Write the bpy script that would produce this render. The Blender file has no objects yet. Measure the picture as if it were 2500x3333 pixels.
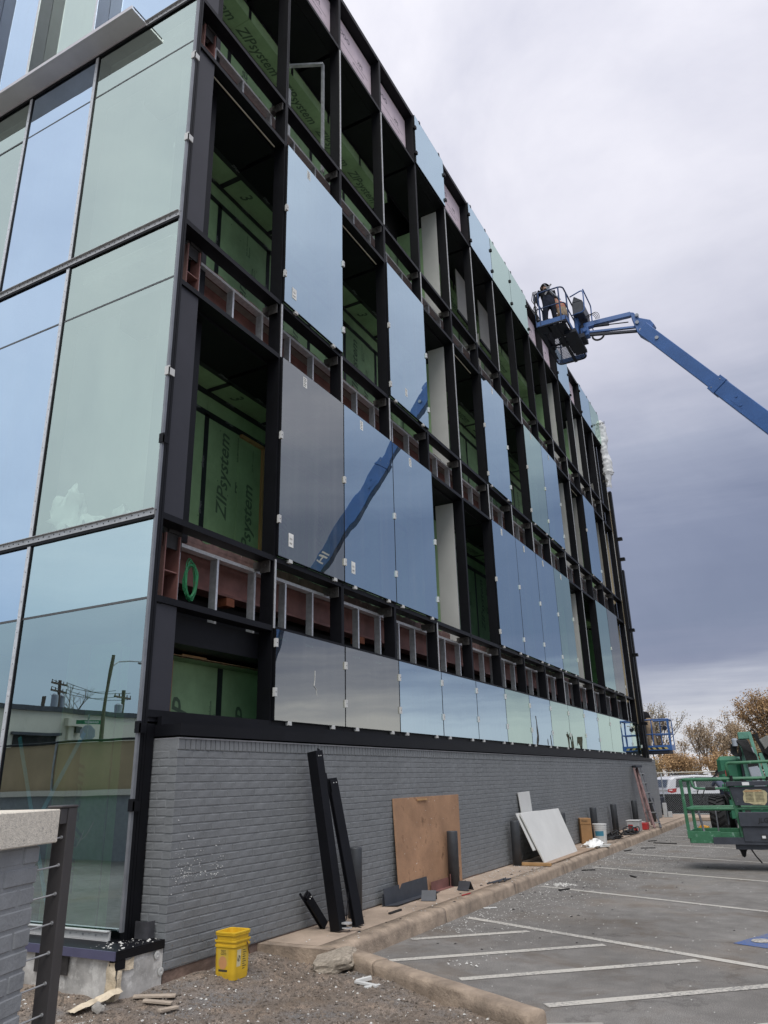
import bpy, bmesh, math, random
import numpy as np
from mathutils import Vector, Matrix
random.seed(7); rng = np.random.default_rng(7)
S = bpy.context.scene; C = S.collection
R = math.radians
# ------------------------------------------------------------------ camera
cam = bpy.data.objects.new('camera', bpy.data.cameras.new('camera')); C.objects.link(cam)
_y, _p, _r = R(-27.90136971), R(19.64298932), R(-1.44220535)
_f = Vector((math.sin(_y)*math.cos(_p), math.cos(_y)*math.cos(_p), math.sin(_p)))
_x = Vector((math.cos(_y), -math.sin(_y), 0)); _u = _x.cross(_f)
_x2 = math.cos(_r)*_x + math.sin(_r)*_u; _u2 = -math.sin(_r)*_x + math.cos(_r)*_u
cam.matrix_world = Matrix(((_x2.x, _u2.x, -_f.x, 5.14458421), (_x2.y, _u2.y, -_f.y, -5.42886271), (_x2.z, _u2.z, -_f.z, 1.56094841), (0, 0, 0, 1)))
cam.data.sensor_fit = 'VERTICAL'; cam.data.sensor_height = 24; cam.data.lens = 24*2453.6153/3333
cam.data.clip_end = 2000; cam.data.clip_start = 0.05
S.camera = cam
# ------------------------------------------------------------------ sky and sun
def nd(t, kind, **kw):
    n = t.nodes.new(kind)
    for k, v in kw.items():
        if hasattr(n, k): setattr(n, k, v)
        else: n.inputs[k].default_value = v
    return n
def ramp(t, stops, interp='LINEAR'):
    n = t.nodes.new('ShaderNodeValToRGB'); n.color_ramp.interpolation = interp
    e = n.color_ramp.elements
    while len(e) < len(stops): e.new(0.5)
    for s, (p, c) in zip(e, stops): s.position = p; s.color = (*c, 1)
    return n
def math_node(t, op, a, b=None, clamp=False):
    n = t.nodes.new('ShaderNodeMath'); n.operation = op; n.use_clamp = clamp
    for i, v in enumerate((a, b)):
        if v is None: continue
        if isinstance(v, (int, float)): n.inputs[i].default_value = v
        else: t.links.new(v, n.inputs[i])
    return n.outputs[0]
def mixc(t, fac, a, b, mode='MIX'):
    n = t.nodes.new('ShaderNodeMix'); n.data_type = 'RGBA'; n.blend_type = mode
    for s, v in ((n.inputs[0], fac), (n.inputs[6], a), (n.inputs[7], b)):
        if isinstance(v, (int, float)): s.default_value = v
        elif isinstance(v, tuple): s.default_value = (*v, 1)
        else: t.links.new(v, s)
    return n.outputs[2]
W = bpy.data.worlds.new('World'); S.world = W; W.use_nodes = True
t = W.node_tree; t.nodes.clear()
SUN_EL, SUN_ROT = R(58), R(150)
sky = nd(t, 'ShaderNodeTexSky', sky_type='NISHITA', sun_disc=False, sun_elevation=SUN_EL, sun_rotation=SUN_ROT)
tc = nd(t, 'ShaderNodeTexCoord'); sep = nd(t, 'ShaderNodeSeparateXYZ'); t.links.new(tc.outputs['Generated'], sep.inputs[0])
el = math_node(t, 'ARCSINE', sep.outputs[2]); el = math_node(t, 'DIVIDE', el, math.pi/2)       # 0 horizon .. 1 zenith
mp = nd(t, 'ShaderNodeMapping'); mp.inputs['Scale'].default_value = (1.3, 1.3, 6.5); t.links.new(tc.outputs['Generated'], mp.inputs[0])
n1 = nd(t, 'ShaderNodeTexNoise', Scale=1.6, Detail=5.0, Roughness=0.55); t.links.new(mp.outputs[0], n1.inputs[0])
mp2 = nd(t, 'ShaderNodeMapping'); mp2.inputs['Scale'].default_value = (1.0, 1.0, 15.0); t.links.new(tc.outputs['Generated'], mp2.inputs[0])
n2 = nd(t, 'ShaderNodeTexNoise', Scale=2.2, Detail=6.0, Roughness=0.6); t.links.new(mp2.outputs[0], n2.inputs[0])
n3 = nd(t, 'ShaderNodeTexNoise', Scale=2.6, Detail=7.0, Roughness=0.58, Distortion=0.4); t.links.new(tc.outputs['Generated'], n3.inputs[0])
d1 = math_node(t, 'MULTIPLY', math_node(t, 'SUBTRACT', n1.outputs[0], 0.5), 0.16)
d2 = math_node(t, 'MULTIPLY', math_node(t, 'SUBTRACT', n2.outputs[0], 0.5), 0.11)
azf = math_node(t, 'SUBTRACT', 1.0, math_node(t, 'MULTIPLY', sep.outputs[0], 0.12))       # the dark bank lies higher towards +x
south = math_node(t, 'MULTIPLY', math_node(t, 'SUBTRACT', 0.15, sep.outputs[1], True), 1.5, True)   # and is missing towards the south
hz = math_node(t, 'MULTIPLY', math_node(t, 'ADD', el, 0.012), 9.0, True)                    # clouds flatten into thin layers at the horizon
elz = math_node(t, 'MULTIPLY', el, azf)
lo = math_node(t, 'MULTIPLY', el, 3.6, True)                # broad billows only well above the horizon
hi = math_node(t, 'SUBTRACT', 1.0, math_node(t, 'MULTIPLY', el, 2.2, True))   # thin streaks only low down
elx = math_node(t, 'ADD', elz, math_node(t, 'ADD', math_node(t, 'MULTIPLY', d1, lo), math_node(t, 'MULTIPLY', math_node(t, 'MULTIPLY', d2, hz), hi)), True)
cr = ramp(t, [(0.0, (.72, .73, .78)), (.042, (.70, .71, .76)), (.060, (.44, .46, .55)), (.088, (.25, .273, .38)), (.115, (.214, .246, .350)), (.19, (.24, .273, .385)), (.26, (.39, .425, .540)), (.33, (.60, .615, .72)), (.42, (.76, .765, .865)), (.60, (.90, .90, .99)), (1.0, (1.10, 1.10, 1.16))])
t.links.new(elx, cr.inputs[0])
pat = ramp(t, [(.30, (.80, .815, .86)), (.70, (1.15, 1.145, 1.12))]); t.links.new(n3.outputs[0], pat.inputs[0])
cs = ramp(t, [(0.0, (.62, .66, .72)), (.06, (.46, .54, .66)), (.13, (.52, .61, .71)), (.22, (.66, .72, .79)), (.40, (.74, .78, .85)), (.62, (.82, .85, .92)), (1.0, (1.05, 1.06, 1.14))]); t.links.new(elx, cs.inputs[0])
base = mixc(t, south, cr.outputs[0], cs.outputs[0])
cloud = mixc(t, 1.0, base, pat.outputs[0], 'MULTIPLY')
gain = mixc(t, 1.0, cloud, (7.6, 7.5, 7.4), 'MULTIPLY')            # cloud radiance before the 0.1 strength
skyc = mixc(t, 0.93, sky.outputs[0], gain)
bg = nd(t, 'ShaderNodeBackground', Strength=0.1); t.links.new(skyc, bg.inputs[0])
wo = nd(t, 'ShaderNodeOutputWorld'); t.links.new(bg.outputs[0], wo.inputs[0])
sl = bpy.data.lights.new('sun', 'SUN'); sl.energy = 1.5; sl.angle = R(35); sl.color = (1, .97, .93)
so = bpy.data.objects.new('sun', sl); C.objects.link(so)
so.rotation_euler = Vector((-math.sin(SUN_ROT)*math.cos(SUN_EL), -math.cos(SUN_ROT)*math.cos(SUN_EL), -math.sin(SUN_EL))).to_track_quat('-Z', 'Y').to_euler()
S.view_settings.view_transform = 'Standard'; S.view_settings.look = 'None'; S.view_settings.gamma = 1; S.view_settings.exposure = 0.5
S.view_settings.use_curve_mapping = False
S.cycles.max_bounces = 8; S.cycles.transparent_max_bounces = 12; S.cycles.use_denoising = True
# ------------------------------------------------------------------ materials
MATS = {}
def mat(name, col, rough=.6, metal=0, var=.12, scale=6, bump=0, bscale=80, rnd=0, col2=None, c2=(.55, .7), c2scale=3, spec=.5, coat=0, detail=5, stretch=None):
    m = bpy.data.materials.new(name); m.use_nodes = True; t = m.node_tree; b = t.nodes['Principled BSDF']
    tc = nd(t, 'ShaderNodeTexCoord'); vec = tc.outputs['Object']
    if stretch:
        mpn = nd(t, 'ShaderNodeMapping'); mpn.inputs['Scale'].default_value = stretch; t.links.new(vec, mpn.inputs[0]); vec = mpn.outputs[0]
    n = nd(t, 'ShaderNodeTexNoise', Scale=scale, Detail=detail, Roughness=.6); t.links.new(vec, n.inputs[0])
    lo = tuple(max(0, c*(1-var*1.6)) for c in col); hi = tuple(min(1, c*(1+var*1.6)) for c in col)
    r = ramp(t, [(.25, lo), (.75, hi)]); t.links.new(n.outputs[0], r.inputs[0]); out = r.outputs[0]
    if col2:
        n2 = nd(t, 'ShaderNodeTexNoise', Scale=c2scale, Detail=7, Roughness=.65); t.links.new(vec, n2.inputs[0])
        r2 = ramp(t, [(c2[0], (0, 0, 0)), (c2[1], (1, 1, 1))]); t.links.new(n2.outputs[0], r2.inputs[0])
        out = mixc(t, r2.outputs[0], out, col2)
    if rnd:
        oi = nd(t, 'ShaderNodeObjectInfo'); rr = ramp(t, [(0, (1-rnd,)*3), (1, (1+rnd,)*3)]); t.links.new(oi.outputs['Random'], rr.inputs[0])
        out = mixc(t, 1.0, out, rr.outputs[0], 'MULTIPLY')
    t.links.new(out, b.inputs['Base Color'])
    b.inputs['Roughness'].default_value = rough; b.inputs['Metallic'].default_value = metal; b.inputs['Specular IOR Level'].default_value = spec
    if coat: b.inputs['Coat Weight'].default_value = coat; b.inputs['Coat Roughness'].default_value = .15
    if bump:
        n4 = nd(t, 'ShaderNodeTexNoise', Scale=bscale, Detail=4, Roughness=.6); t.links.new(vec, n4.inputs[0])
        bp = nd(t, 'ShaderNodeBump', Strength=bump, Distance=.01); t.links.new(n4.outputs[0], bp.inputs['Height']); t.links.new(bp.outputs[0], b.inputs['Normal'])
    MATS[name] = m; return m
def glass(name, refl, fac, trans, wave=.02, dirt=.055):
    m = bpy.data.materials.new(name); m.use_nodes = True; t = m.node_tree; t.nodes.clear()
    g = nd(t, 'ShaderNodeBsdfGlossy', Roughness=.0); g.inputs['Color'].default_value = (*refl, 1)
    tr = nd(t, 'ShaderNodeBsdfTransparent'); tr.inputs['Color'].default_value = (*trans, 1)
    lw = nd(t, 'ShaderNodeLayerWeight', Blend=.5)
    f = math_node(t, 'POWER', lw.outputs['Facing'], 4.0); f = math_node(t, 'MULTIPLY', f, 1-fac); f = math_node(t, 'ADD', f, fac, True)
    geo = nd(t, 'ShaderNodeNewGeometry'); f = math_node(t, 'MULTIPLY', f, math_node(t, 'SUBTRACT', 1.0, geo.outputs['Backfacing']))   # one coated face
    mx = nd(t, 'ShaderNodeMixShader'); t.links.new(f, mx.inputs[0]); t.links.new(tr.outputs[0], mx.inputs[1]); t.links.new(g.outputs[0], mx.inputs[2])
    tc = nd(t, 'ShaderNodeTexCoord'); n = nd(t, 'ShaderNodeTexNoise', Scale=1.3, Detail=1.5, Roughness=.4); t.links.new(tc.outputs['Object'], n.inputs[0])
    bp = nd(t, 'ShaderNodeBump', Strength=wave, Distance=.12); t.links.new(n.outputs[0], bp.inputs['Height']); t.links.new(bp.outputs[0], g.inputs['Normal'])
    # thin streaks of dried water and dust that run down the panes
    mp = nd(t, 'ShaderNodeMapping'); mp.inputs['Scale'].default_value = (7, 7, .22); t.links.new(tc.outputs['Object'], mp.inputs[0])
    ns = nd(t, 'ShaderNodeTexNoise', Scale=1.6, Detail=6.0, Roughness=.65); t.links.new(mp.outputs[0], ns.inputs[0])
    rs = ramp(t, [(.48, (0, 0, 0)), (.78, (dirt, dirt, dirt))]); t.links.new(ns.outputs[0], rs.inputs[0])
    nh = nd(t, 'ShaderNodeTexNoise', Scale=2.3, Detail=9.0, Roughness=.72, Distortion=.8); t.links.new(tc.outputs['Object'], nh.inputs[0])   # wiped smears
    rh = ramp(t, [(.58, (0, 0, 0)), (.72, (dirt*.8,)*3)]); t.links.new(nh.outputs[0], rh.inputs[0]); sm = mixc(t, 1.0, rs.outputs[0], rh.outputs[0], 'ADD')
    df = nd(t, 'ShaderNodeBsdfDiffuse'); df.inputs['Color'].default_value = (.62, .64, .64, 1)
    m2 = nd(t, 'ShaderNodeMixShader'); t.links.new(sm, m2.inputs[0]); t.links.new(mx.outputs[0], m2.inputs[1]); t.links.new(df.outputs[0], m2.inputs[2])
    o = nd(t, 'ShaderNodeOutputMaterial'); t.links.new(m2.outputs[0], o.inputs[0]); MATS[name] = m; return m
G_BLUE = glass('blue_reflective_glass', (.64, .80, .89), .72, (.42, .54, .52), .020)
G_GREEN = glass('green_reflective_glass', (.66, .82, .74), .72, (.52, .68, .58), .020)
G_GREY = glass('grey_reflective_glass', (.60, .60, .55), .66, (.50, .70, .58), .020)
G_B = glass('pale_green_reflective_glass', (.84, .98, .91), .58, (.92, .99, .95), .016, .02)
G_BB = glass('pale_blue_reflective_glass', (.66, .82, 1.0), .84, (.60, .68, .76), .016, .03)
G_BG = glass('ground_floor_vision_glass', (.80, .97, 1.0), .52, (.56, .74, .61), .010, .015)
G_BC = glass('pale_cyan_reflective_glass', (.76, .94, .98), .74, (.7, .85, .82), .016, .02)
G_CAR = glass('car_window_glass', (.6, .65, .7), .35, (.06, .07, .08), 0, 0)
BLACK = mat('black_anodised_aluminium', (.005, .0053, .0075), .5, 0, .25, 3, spec=.22)
BLACKF = mat('dark_painted_panel', (.026, .026, .034), .5, 0, .12, 2)
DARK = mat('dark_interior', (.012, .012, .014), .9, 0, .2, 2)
SILVER = mat('mill_aluminium', (.66, .67, .69), .38, .45, .12, 20)
GALV = mat('galvanised_steel', (.40, .42, .43), .42, .35, .22, 9)
WHITEP = mat('white_plastic', (.60, .60, .585), .5, 0, .05, 10)
GREYB = mat('painted_grey_brick', (.190, .199, .206), .62, 0, .08, 14, .30, 60, rnd=.03)
GREYM = mat('painted_grey_mortar', (.192, .201, .208), .7, 0, .10, 10, .4, 90)
GREYP = mat('planter_grey_paint', (.275, .285, .295), .62, 0, .10, 8, .4, 50, rnd=.04)
ZIP = mat('green_sheathing', (.27, .415, .225), .62, 0, .14, 2.5, .12, 40, rnd=.08, col2=(.225, .355, .19), c2=(.5, .8))
ZINK = mat('sheathing_ink', (.085, .135, .085), .7, 0, .1, 5)
ZTAPE = mat('black_seam_tape', (.012, .013, .017), .45, 0, .3, 12, .3, 50)
PINK = mat('pink_foam_board', (.76, .635, .695), .8, 0, .07, 3, .1, 80, rnd=.05)
PINKINK = mat('grey_ink', (.10, .09, .11), .8)
STEELR = mat('red_primer_steel', (.20, .092, .080), .6, 0, .22, 4, .15, 30)
RUST = mat('scraped_primer_steel', (.13, .075, .066), .75, 0, .35, 8, .4, 30, col2=(.28, .24, .21), c2=(.62, .70), c2scale=14)
ORANGE = mat('orange_primer_steel', (.26, .085, .04), .6)
CONC = mat('concrete', (.36, .34, .31), .85, 0, .14, 8, .5, 90)
SLABC = mat('sidewalk_concrete', (.39, .305, .235), .88, 0, .20, 2.2, .6, 110, col2=(.17, .135, .11), c2=(.56, .78), c2scale=1.4)
KERBC = mat('dirty_kerb_concrete', (.345, .270, .205), .88, 0, .26, 5, .9, 45, col2=(.19, .15, .115), c2=(.52, .72), c2scale=3)
FOUND = mat('rough_brown_foundation', (.16, .11, .088), .9, 0, .3, 7, 1.0, 30)
SILLP = mat('dark_purple_flashing', (.085, .085, .15), .4, 0, .12, 3)
FOIL = mat('smeared_foil_insulation', (.46, .45, .43), .45, .1, .28, 5, .5, 18, col2=(.68, .67, .64), c2=(.50, .60), c2scale=7)
FOAMC = mat('cream_spray_foam', (.58, .49, .36), .85, 0, .22, 12, .9, 40)
STONE = mat('stone_coping', (.74, .68, .58), .85, 0, .12, 60, .5, 160, col2=(.42, .39, .35), c2=(.58, .66), c2scale=90)
POSTM = mat('dark_bronze_metal', (.060, .055, .055), .45, .1, .14, 4)
WHITEB = mat('white_board', (.64, .64, .62), .7, 0, .05, 2, .05, 60)
DRYW = mat('off_white_partition', (.50, .50, .48), .75, 0, .08, 1.2, .05, 30)
TANW = mat('tan_partition', (.40, .33, .22), .8, 0, .1, 2)
GREYW = mat('grey_partition', (.27, .265, .25), .8, 0, .08, 2)
WOOD = mat('pine_wood', (.42, .25, .11), .7, 0, .2, 6, .2, 40, stretch=(1, 1, .15))
PLY = mat('weathered_plywood', (.37, .215, .125), .8, 0, .18, 2.5, .25, 40, col2=(.16, .09, .05), c2=(.60, .72), c2scale=5)
BLUEP = mat('blue_lift_paint', (.045, .125, .34), .42, 0, .12, 2, 0, coat=.2)
BLUED = mat('dark_blue_steel', (.009, .013, .026), .6, 0, .2, 5)
LGREEN = mat('worn_green_paint', (.045, .165, .085), .5, 0, .2, 6, .1, 40, col2=(.22, .36, .28), c2=(.60, .66), c2scale=12)
LGREEN2 = mat('green_hood_paint', (.040, .185, .105), .40, 0, .08, 2)
LPALE = mat('faded_green_paint', (.14, .33, .25), .5, 0, .12, 5)
LGREY = mat('boom_grey_paint', (.33, .36, .41), .5, 0, .08, 4)
LDARK = mat('dark_grey_paint', (.045, .050, .064), .5, 0, .2, 6, .1, 40, col2=(.12, .12, .12), c2=(.68, .74), c2scale=8)
RUBBER = mat('black_rubber', (.020, .020, .021), .75, 0, .2, 20, .3, 60)
YELLOW = mat('yellow_plastic', (.66, .42, .025), .45, 0, .10, 6, 0, col2=(.40, .27, .06), c2=(.58, .78), c2scale=9)
RED = mat('red_paint', (.40, .03, .03), .45)
CARTON = mat('brown_cardboard', (.34, .19, .085), .85, 0, .08, 5)
FIBER = mat('faded_pink_fibreglass', (.15, .080, .076), .6, 0, .35, 9, .2, 40, col2=(.30, .23, .22), c2=(.6, .7), c2scale=14)
ALU = mat('dull_aluminium', (.42, .42, .42), .5, .5, .15, 12)
CARW = mat('white_car_paint', (.74, .75, .78), .25, 0, .02, 2, coat=.4)
CLOTHB = mat('black_cloth', (.012, .012, .014), .9, 0, .3, 14, .3, 60, spec=.1)
DENIM = mat('dark_denim', (.022, .026, .040), .9, 0, .25, 12, .3, 60, spec=.1)
KHAKI = mat('khaki_cloth', (.30, .225, .15), .9, 0, .2, 12, .3, 60)
PLAID = mat('patterned_work_shirt', (.28, .20, .13), .9, 0, .5, 30, 0, col2=(.38, .05, .04), c2=(.5, .55), c2scale=22)
BLUESH = mat('slate_blue_cloth', (.115, .13, .19), .9, 0, .15, 10, .2, 60)
SKIN = mat('skin', (.42, .25, .18), .6)
WRAP = mat('white_plastic_sheet', (.62, .63, .64), .35, 0, .05, 4, .15, 14)
WRAPIN = mat('crumpled_white_sheet', (.90, .90, .88), .5, 0, .04, 4)
GREENC = mat('green_cable', (.02, .20, .075), .45)
BARK = mat('grey_brown_bark', (.115, .085, .062), .9, 0, .25, 12, .3, 40)
LEAF1 = mat('rust_autumn_leaf', (.37, .235, .115), .8, 0, .35, .8, rnd=.1)
LEAF2 = mat('pale_brown_leaf', (.38, .285, .185), .8, 0, .3, .8)
LEAF3 = mat('olive_brown_leaf', (.29, .225, .115), .8, 0, .35, .8)
CREAM = mat('cream_painted_block', (.60, .58, .50), .8, 0, .05, 1.2)
FABRIC = mat('tan_fence_screen', (.44, .33, .20), .9, 0, .12, 1.2)
SCREEN = mat('black_fence_screen', (.012, .012, .016), .8, 0, .2, 4)
POLEW = mat('weathered_wood_pole', (.11, .085, .065), .85, 0, .25, 8)
SIGNG = mat('green_sign_face', (.01, .17, .08), .5)
SIGNW = mat('sign_white', (.8, .8, .8), .6)
TAPEB = mat('blue_masking_tape', (.22, .45, .95), .6)
CHIPW = mat('white_foam_crumbs', (.58, .57, .54), .8, 0, .1, 30)
GRAVEL = mat('grey_brown_gravel', (.165, .135, .110), .9, 0, .4, 12)
DEBR = mat('dark_scrap', (.022, .020, .020), .7)
def world_patina(m, a=.10):                       # broad unevenness of the paint across the whole wall
    t = m.node_tree; b = t.nodes['Principled BSDF']; src = b.inputs['Base Color'].links[0].from_socket
    g = nd(t, 'ShaderNodeNewGeometry'); mp = nd(t, 'ShaderNodeMapping'); mp.inputs['Scale'].default_value = (1, 1, .45); t.links.new(g.outputs['Position'], mp.inputs[0])
    n = nd(t, 'ShaderNodeTexNoise', Scale=2.1, Detail=8.0, Roughness=.68); t.links.new(mp.outputs[0], n.inputs[0])
    r = ramp(t, [(.28, (1-a,)*3), (.72, (1+a,)*3)]); t.links.new(n.outputs[0], r.inputs[0]); c = mixc(t, 1.0, src, r.outputs[0], 'MULTIPLY')
    n2 = nd(t, 'ShaderNodeTexNoise', Scale=26.0, Detail=4.0, Roughness=.7); t.links.new(g.outputs['Position'], n2.inputs[0])
    r2 = ramp(t, [(.73, (0, 0, 0)), (.76, (.55, .55, .55))]); t.links.new(n2.outputs[0], r2.inputs[0])
    t.links.new(mixc(t, r2.outputs[0], c, (.34, .33, .31)), b.inputs['Base Color'])
for m in (GREYB, GREYM): world_patina(m)
world_patina(GREYP, .06); world_patina(ZIP, .12)
INKD = mat('dark_print', (.05, .045, .03), .7)
# ------------------------------------------------------------------ mesh helpers
class MB:
    def __init__(s): s.v = []; s.f = []; s.mi = []
    def add(s, vs, fs, mi=0):
        o = len(s.v); s.v += [tuple(v) for v in vs]; s.f += [tuple(i+o for i in f) for f in fs]; s.mi += [mi]*len(fs); return s
    def box(s, a, b, mi=0):
        x0, x1 = sorted((a[0], b[0])); y0, y1 = sorted((a[1], b[1])); z0, z1 = sorted((a[2], b[2]))
        return s.add([(x0,y0,z0),(x1,y0,z0),(x1,y1,z0),(x0,y1,z0),(x0,y0,z1),(x1,y0,z1),(x1,y1,z1),(x0,y1,z1)],
                     [(0,3,2,1),(4,5,6,7),(0,1,5,4),(1,2,6,5),(2,3,7,6),(3,0,4,7)], mi)
    def obox(s, c, ax, ay, az, mi=0):            # half-extent vectors
        c, ax, ay, az = map(Vector, (c, ax, ay, az))
        vs = [c+i*ax+j*ay+k*az for k in (-1, 1) for i, j in ((-1,-1),(1,-1),(1,1),(-1,1))]
        return s.add(vs, [(0,3,2,1),(4,5,6,7),(0,1,5,4),(1,2,6,5),(2,3,7,6),(3,0,4,7)], mi)
    def bar(s, p, q, w, h, up=(0, 0, 1), mi=0):  # rectangular bar from p to q, w across, h along up
        p, q = Vector(p), Vector(q); d = q-p; L = d.length; d /= L; u = Vector(up); a = d.cross(u)
        if a.length < 1e-4: a = d.cross(Vector((1, 0, 0)))
        a.normalize(); u = a.cross(d)
        return s.obox((p+q)/2, d*L/2, a*w/2, u*h/2, mi)
    def tube(s, pts, r, n=8, cap=True, mi=0):
        pts = [Vector(p) for p in pts]; rs = r if isinstance(r, (list, tuple)) else [r]*len(pts)
        rings = []; a = None
        for i, p in enumerate(pts):
            d = (pts[min(i+1, len(pts)-1)]-pts[max(i-1, 0)]).normalized()
            if a is None:
                a = d.cross(Vector((0, 0, 1)))
                if a.length < .05: a = d.cross(Vector((1, 0, 0)))
            a = (a-d*a.dot(d)).normalized(); b = d.cross(a)
            rings.append([p+rs[i]*(math.cos(2*math.pi*k/n)*a+math.sin(2*math.pi*k/n)*b) for k in range(n)])
        vs = [v for g in rings for v in g]; fs = []
        for i in range(len(pts)-1):
            for k in range(n):
                fs.append((i*n+k, i*n+(k+1)%n, (i+1)*n+(k+1)%n, (i+1)*n+k))
        if cap: fs.append(tuple(range(n-1, -1, -1))); fs.append(tuple((len(pts)-1)*n+k for k in range(n)))
        return s.add(vs, fs, mi)
    def prism(s, poly, ext, mi=0):               # polygon of 3-D points extruded by vector ext
        n = len(poly); e = Vector(ext); vs = [Vector(p) for p in poly]+[Vector(p)+e for p in poly]
        fs = [tuple(range(n-1, -1, -1)), tuple(range(n, 2*n))]+[(i, (i+1)%n, n+(i+1)%n, n+i) for i in range(n)]
        return s.add(vs, fs, mi)
    def lathe(s, c, prof, n=16, ax=None, mi=0):   # prof: (radius, height) along z from c
        c = Vector(c); vs = []; fs = []
        for r_, z in prof:
            for k in range(n): vs.append(c+Vector((r_*math.cos(2*math.pi*k/n), r_*math.sin(2*math.pi*k/n), z)) if ax is None else c+ax[0]*r_*math.cos(2*math.pi*k/n)+ax[1]*r_*math.sin(2*math.pi*k/n)+ax[2]*z)
        for i in range(len(prof)-1):
            for k in range(n): fs.append((i*n+k, i*n+(k+1)%n, (i+1)*n+(k+1)%n, (i+1)*n+k))
        return s.add(vs, fs, mi)
    def mesh(s, name, mats, off=(0, 0, 0), smooth=False, bevel=0):
        me = bpy.data.meshes.new(name)
        v = np.array([tuple(p) for p in s.v], float)-np.array(off, float)
        me.from_pydata(v.tolist(), [], s.f)
        for m in (mats if isinstance(mats, (list, tuple)) else [mats]): me.materials.append(m)
        if any(s.mi): me.polygons.foreach_set('material_index', s.mi)
        bm = bmesh.new(); bm.from_mesh(me)
        bmesh.ops.recalc_face_normals(bm, faces=bm.faces)
        if bevel: bmesh.ops.bevel(bm, geom=bm.edges[:], offset=bevel, segments=1, affect='EDGES', clamp_overlap=True)
        bm.to_mesh(me); bm.free()
        if smooth: me.polygons.foreach_set('use_smooth', [True]*len(me.polygons))
        me.update(); return me
def link(o, parent=None):
    C.objects.link(o)
    if parent is not None: o.parent = parent
    return o
def origin_of(p):                                 # world origin of a thing or part: parents never rotate
    v = Vector((0, 0, 0))
    while p is not None: v += p.location; p = p.parent
    return v
def part(name, mb, m, parent, smooth=False, bevel=0, label=None, kind=None, at=None):
    o0 = origin_of(parent); loc = Vector(at)-o0 if at is not None else Vector((0, 0, 0))
    o = bpy.data.objects.new(name, mb.mesh(name, m, o0+loc, smooth, bevel)); o.location = loc; link(o, parent)
    if label: o['label'] = label
    if kind: o['kind'] = kind
    return o
def inst(name, me, parent, at):                   # a part that shares its mesh, placed at a world point
    o = bpy.data.objects.new(name, me); o.location = Vector(at)-origin_of(parent); return link(o, parent)
def tag(o, label, cat, group=None):
    o['label'] = label; o['category'] = cat
    if group: o['group'] = group
    return o
def thing(name, label, cat, loc=(0, 0, 0), group=None):
    o = bpy.data.objects.new(name, None); o.location = loc; o.empty_display_size = .1; link(o); return tag(o, label, cat, group)
def each(name, mbs, m, parent, **k):               # alike pieces of one thing, one object each
    for mb in mbs: part(name, mb, m, parent, **k)
def solo(name, mb, m, label, cat, loc, group=None, smooth=False, bevel=0):
    o = bpy.data.objects.new(name, mb.mesh(name, m, loc, smooth, bevel)); o.location = loc; link(o); return tag(o, label, cat, group)
def struct(name, mb, m, kind='structure', smooth=False, bevel=0):
    o = bpy.data.objects.new(name, mb.mesh(name, m, (0, 0, 0), smooth, bevel)); link(o); o['kind'] = kind; return o
_txt = {}
def text_geo(body, shear=0):
    key = (body, shear)
    if key not in _txt:
        cu = bpy.data.curves.new('t', 'FONT'); cu.body = body; cu.resolution_u = 2; cu.shear = shear; cu.size = 1; cu.offset = .016
        ob = bpy.data.objects.new('t', cu); C.objects.link(ob)
        dg = bpy.context.evaluated_depsgraph_get(); me = ob.evaluated_get(dg).to_mesh()
        v = np.array([x.co[:] for x in me.vertices]) if len(me.vertices) else np.zeros((0, 3)); f = [tuple(p.vertices) for p in me.polygons]
        ob.evaluated_get(dg).to_mesh_clear(); bpy.data.objects.remove(ob); bpy.data.curves.remove(cu); _txt[key] = (v, f)
    return _txt[key]
def put_text(mb, body, org, right, up, size, shear=0, mi=0, width=None):
    v, f = text_geo(body, shear)
    if not len(v): return mb
    org, right, up = np.array(org, float), np.array(right, float), np.array(up, float); sx = size
    if width: sx = width/max(1e-6, v[:, 0].max())
    return mb.add([tuple(org+x*sx*right+y*size*up) for x, y, _ in v], f, mi)
def crumple(nx, ny, fn, amp, seed, freq=3.0):
    from mathutils import noise
    vs = []; fs = []
    for j in range(ny+1):
        for i in range(nx+1):
            p = Vector(fn(i/nx, j/ny)); q = p*freq+Vector((seed, seed*2.3, -seed))
            vs.append(p+amp*Vector((noise.noise(q), noise.noise(q+Vector((7, 1, 3))), noise.noise(q+Vector((2, 9, 5)))))+amp*.5*Vector((noise.noise(q*2.7), noise.noise(q*2.7+Vector((4, 4, 4))), noise.noise(q*2.7+Vector((1, 7, 2))))))
    for j in range(ny):
        for i in range(nx): a = j*(nx+1)+i; fs.append((a, a+1, a+nx+2, a+nx+1))
    return vs, fs
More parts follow.
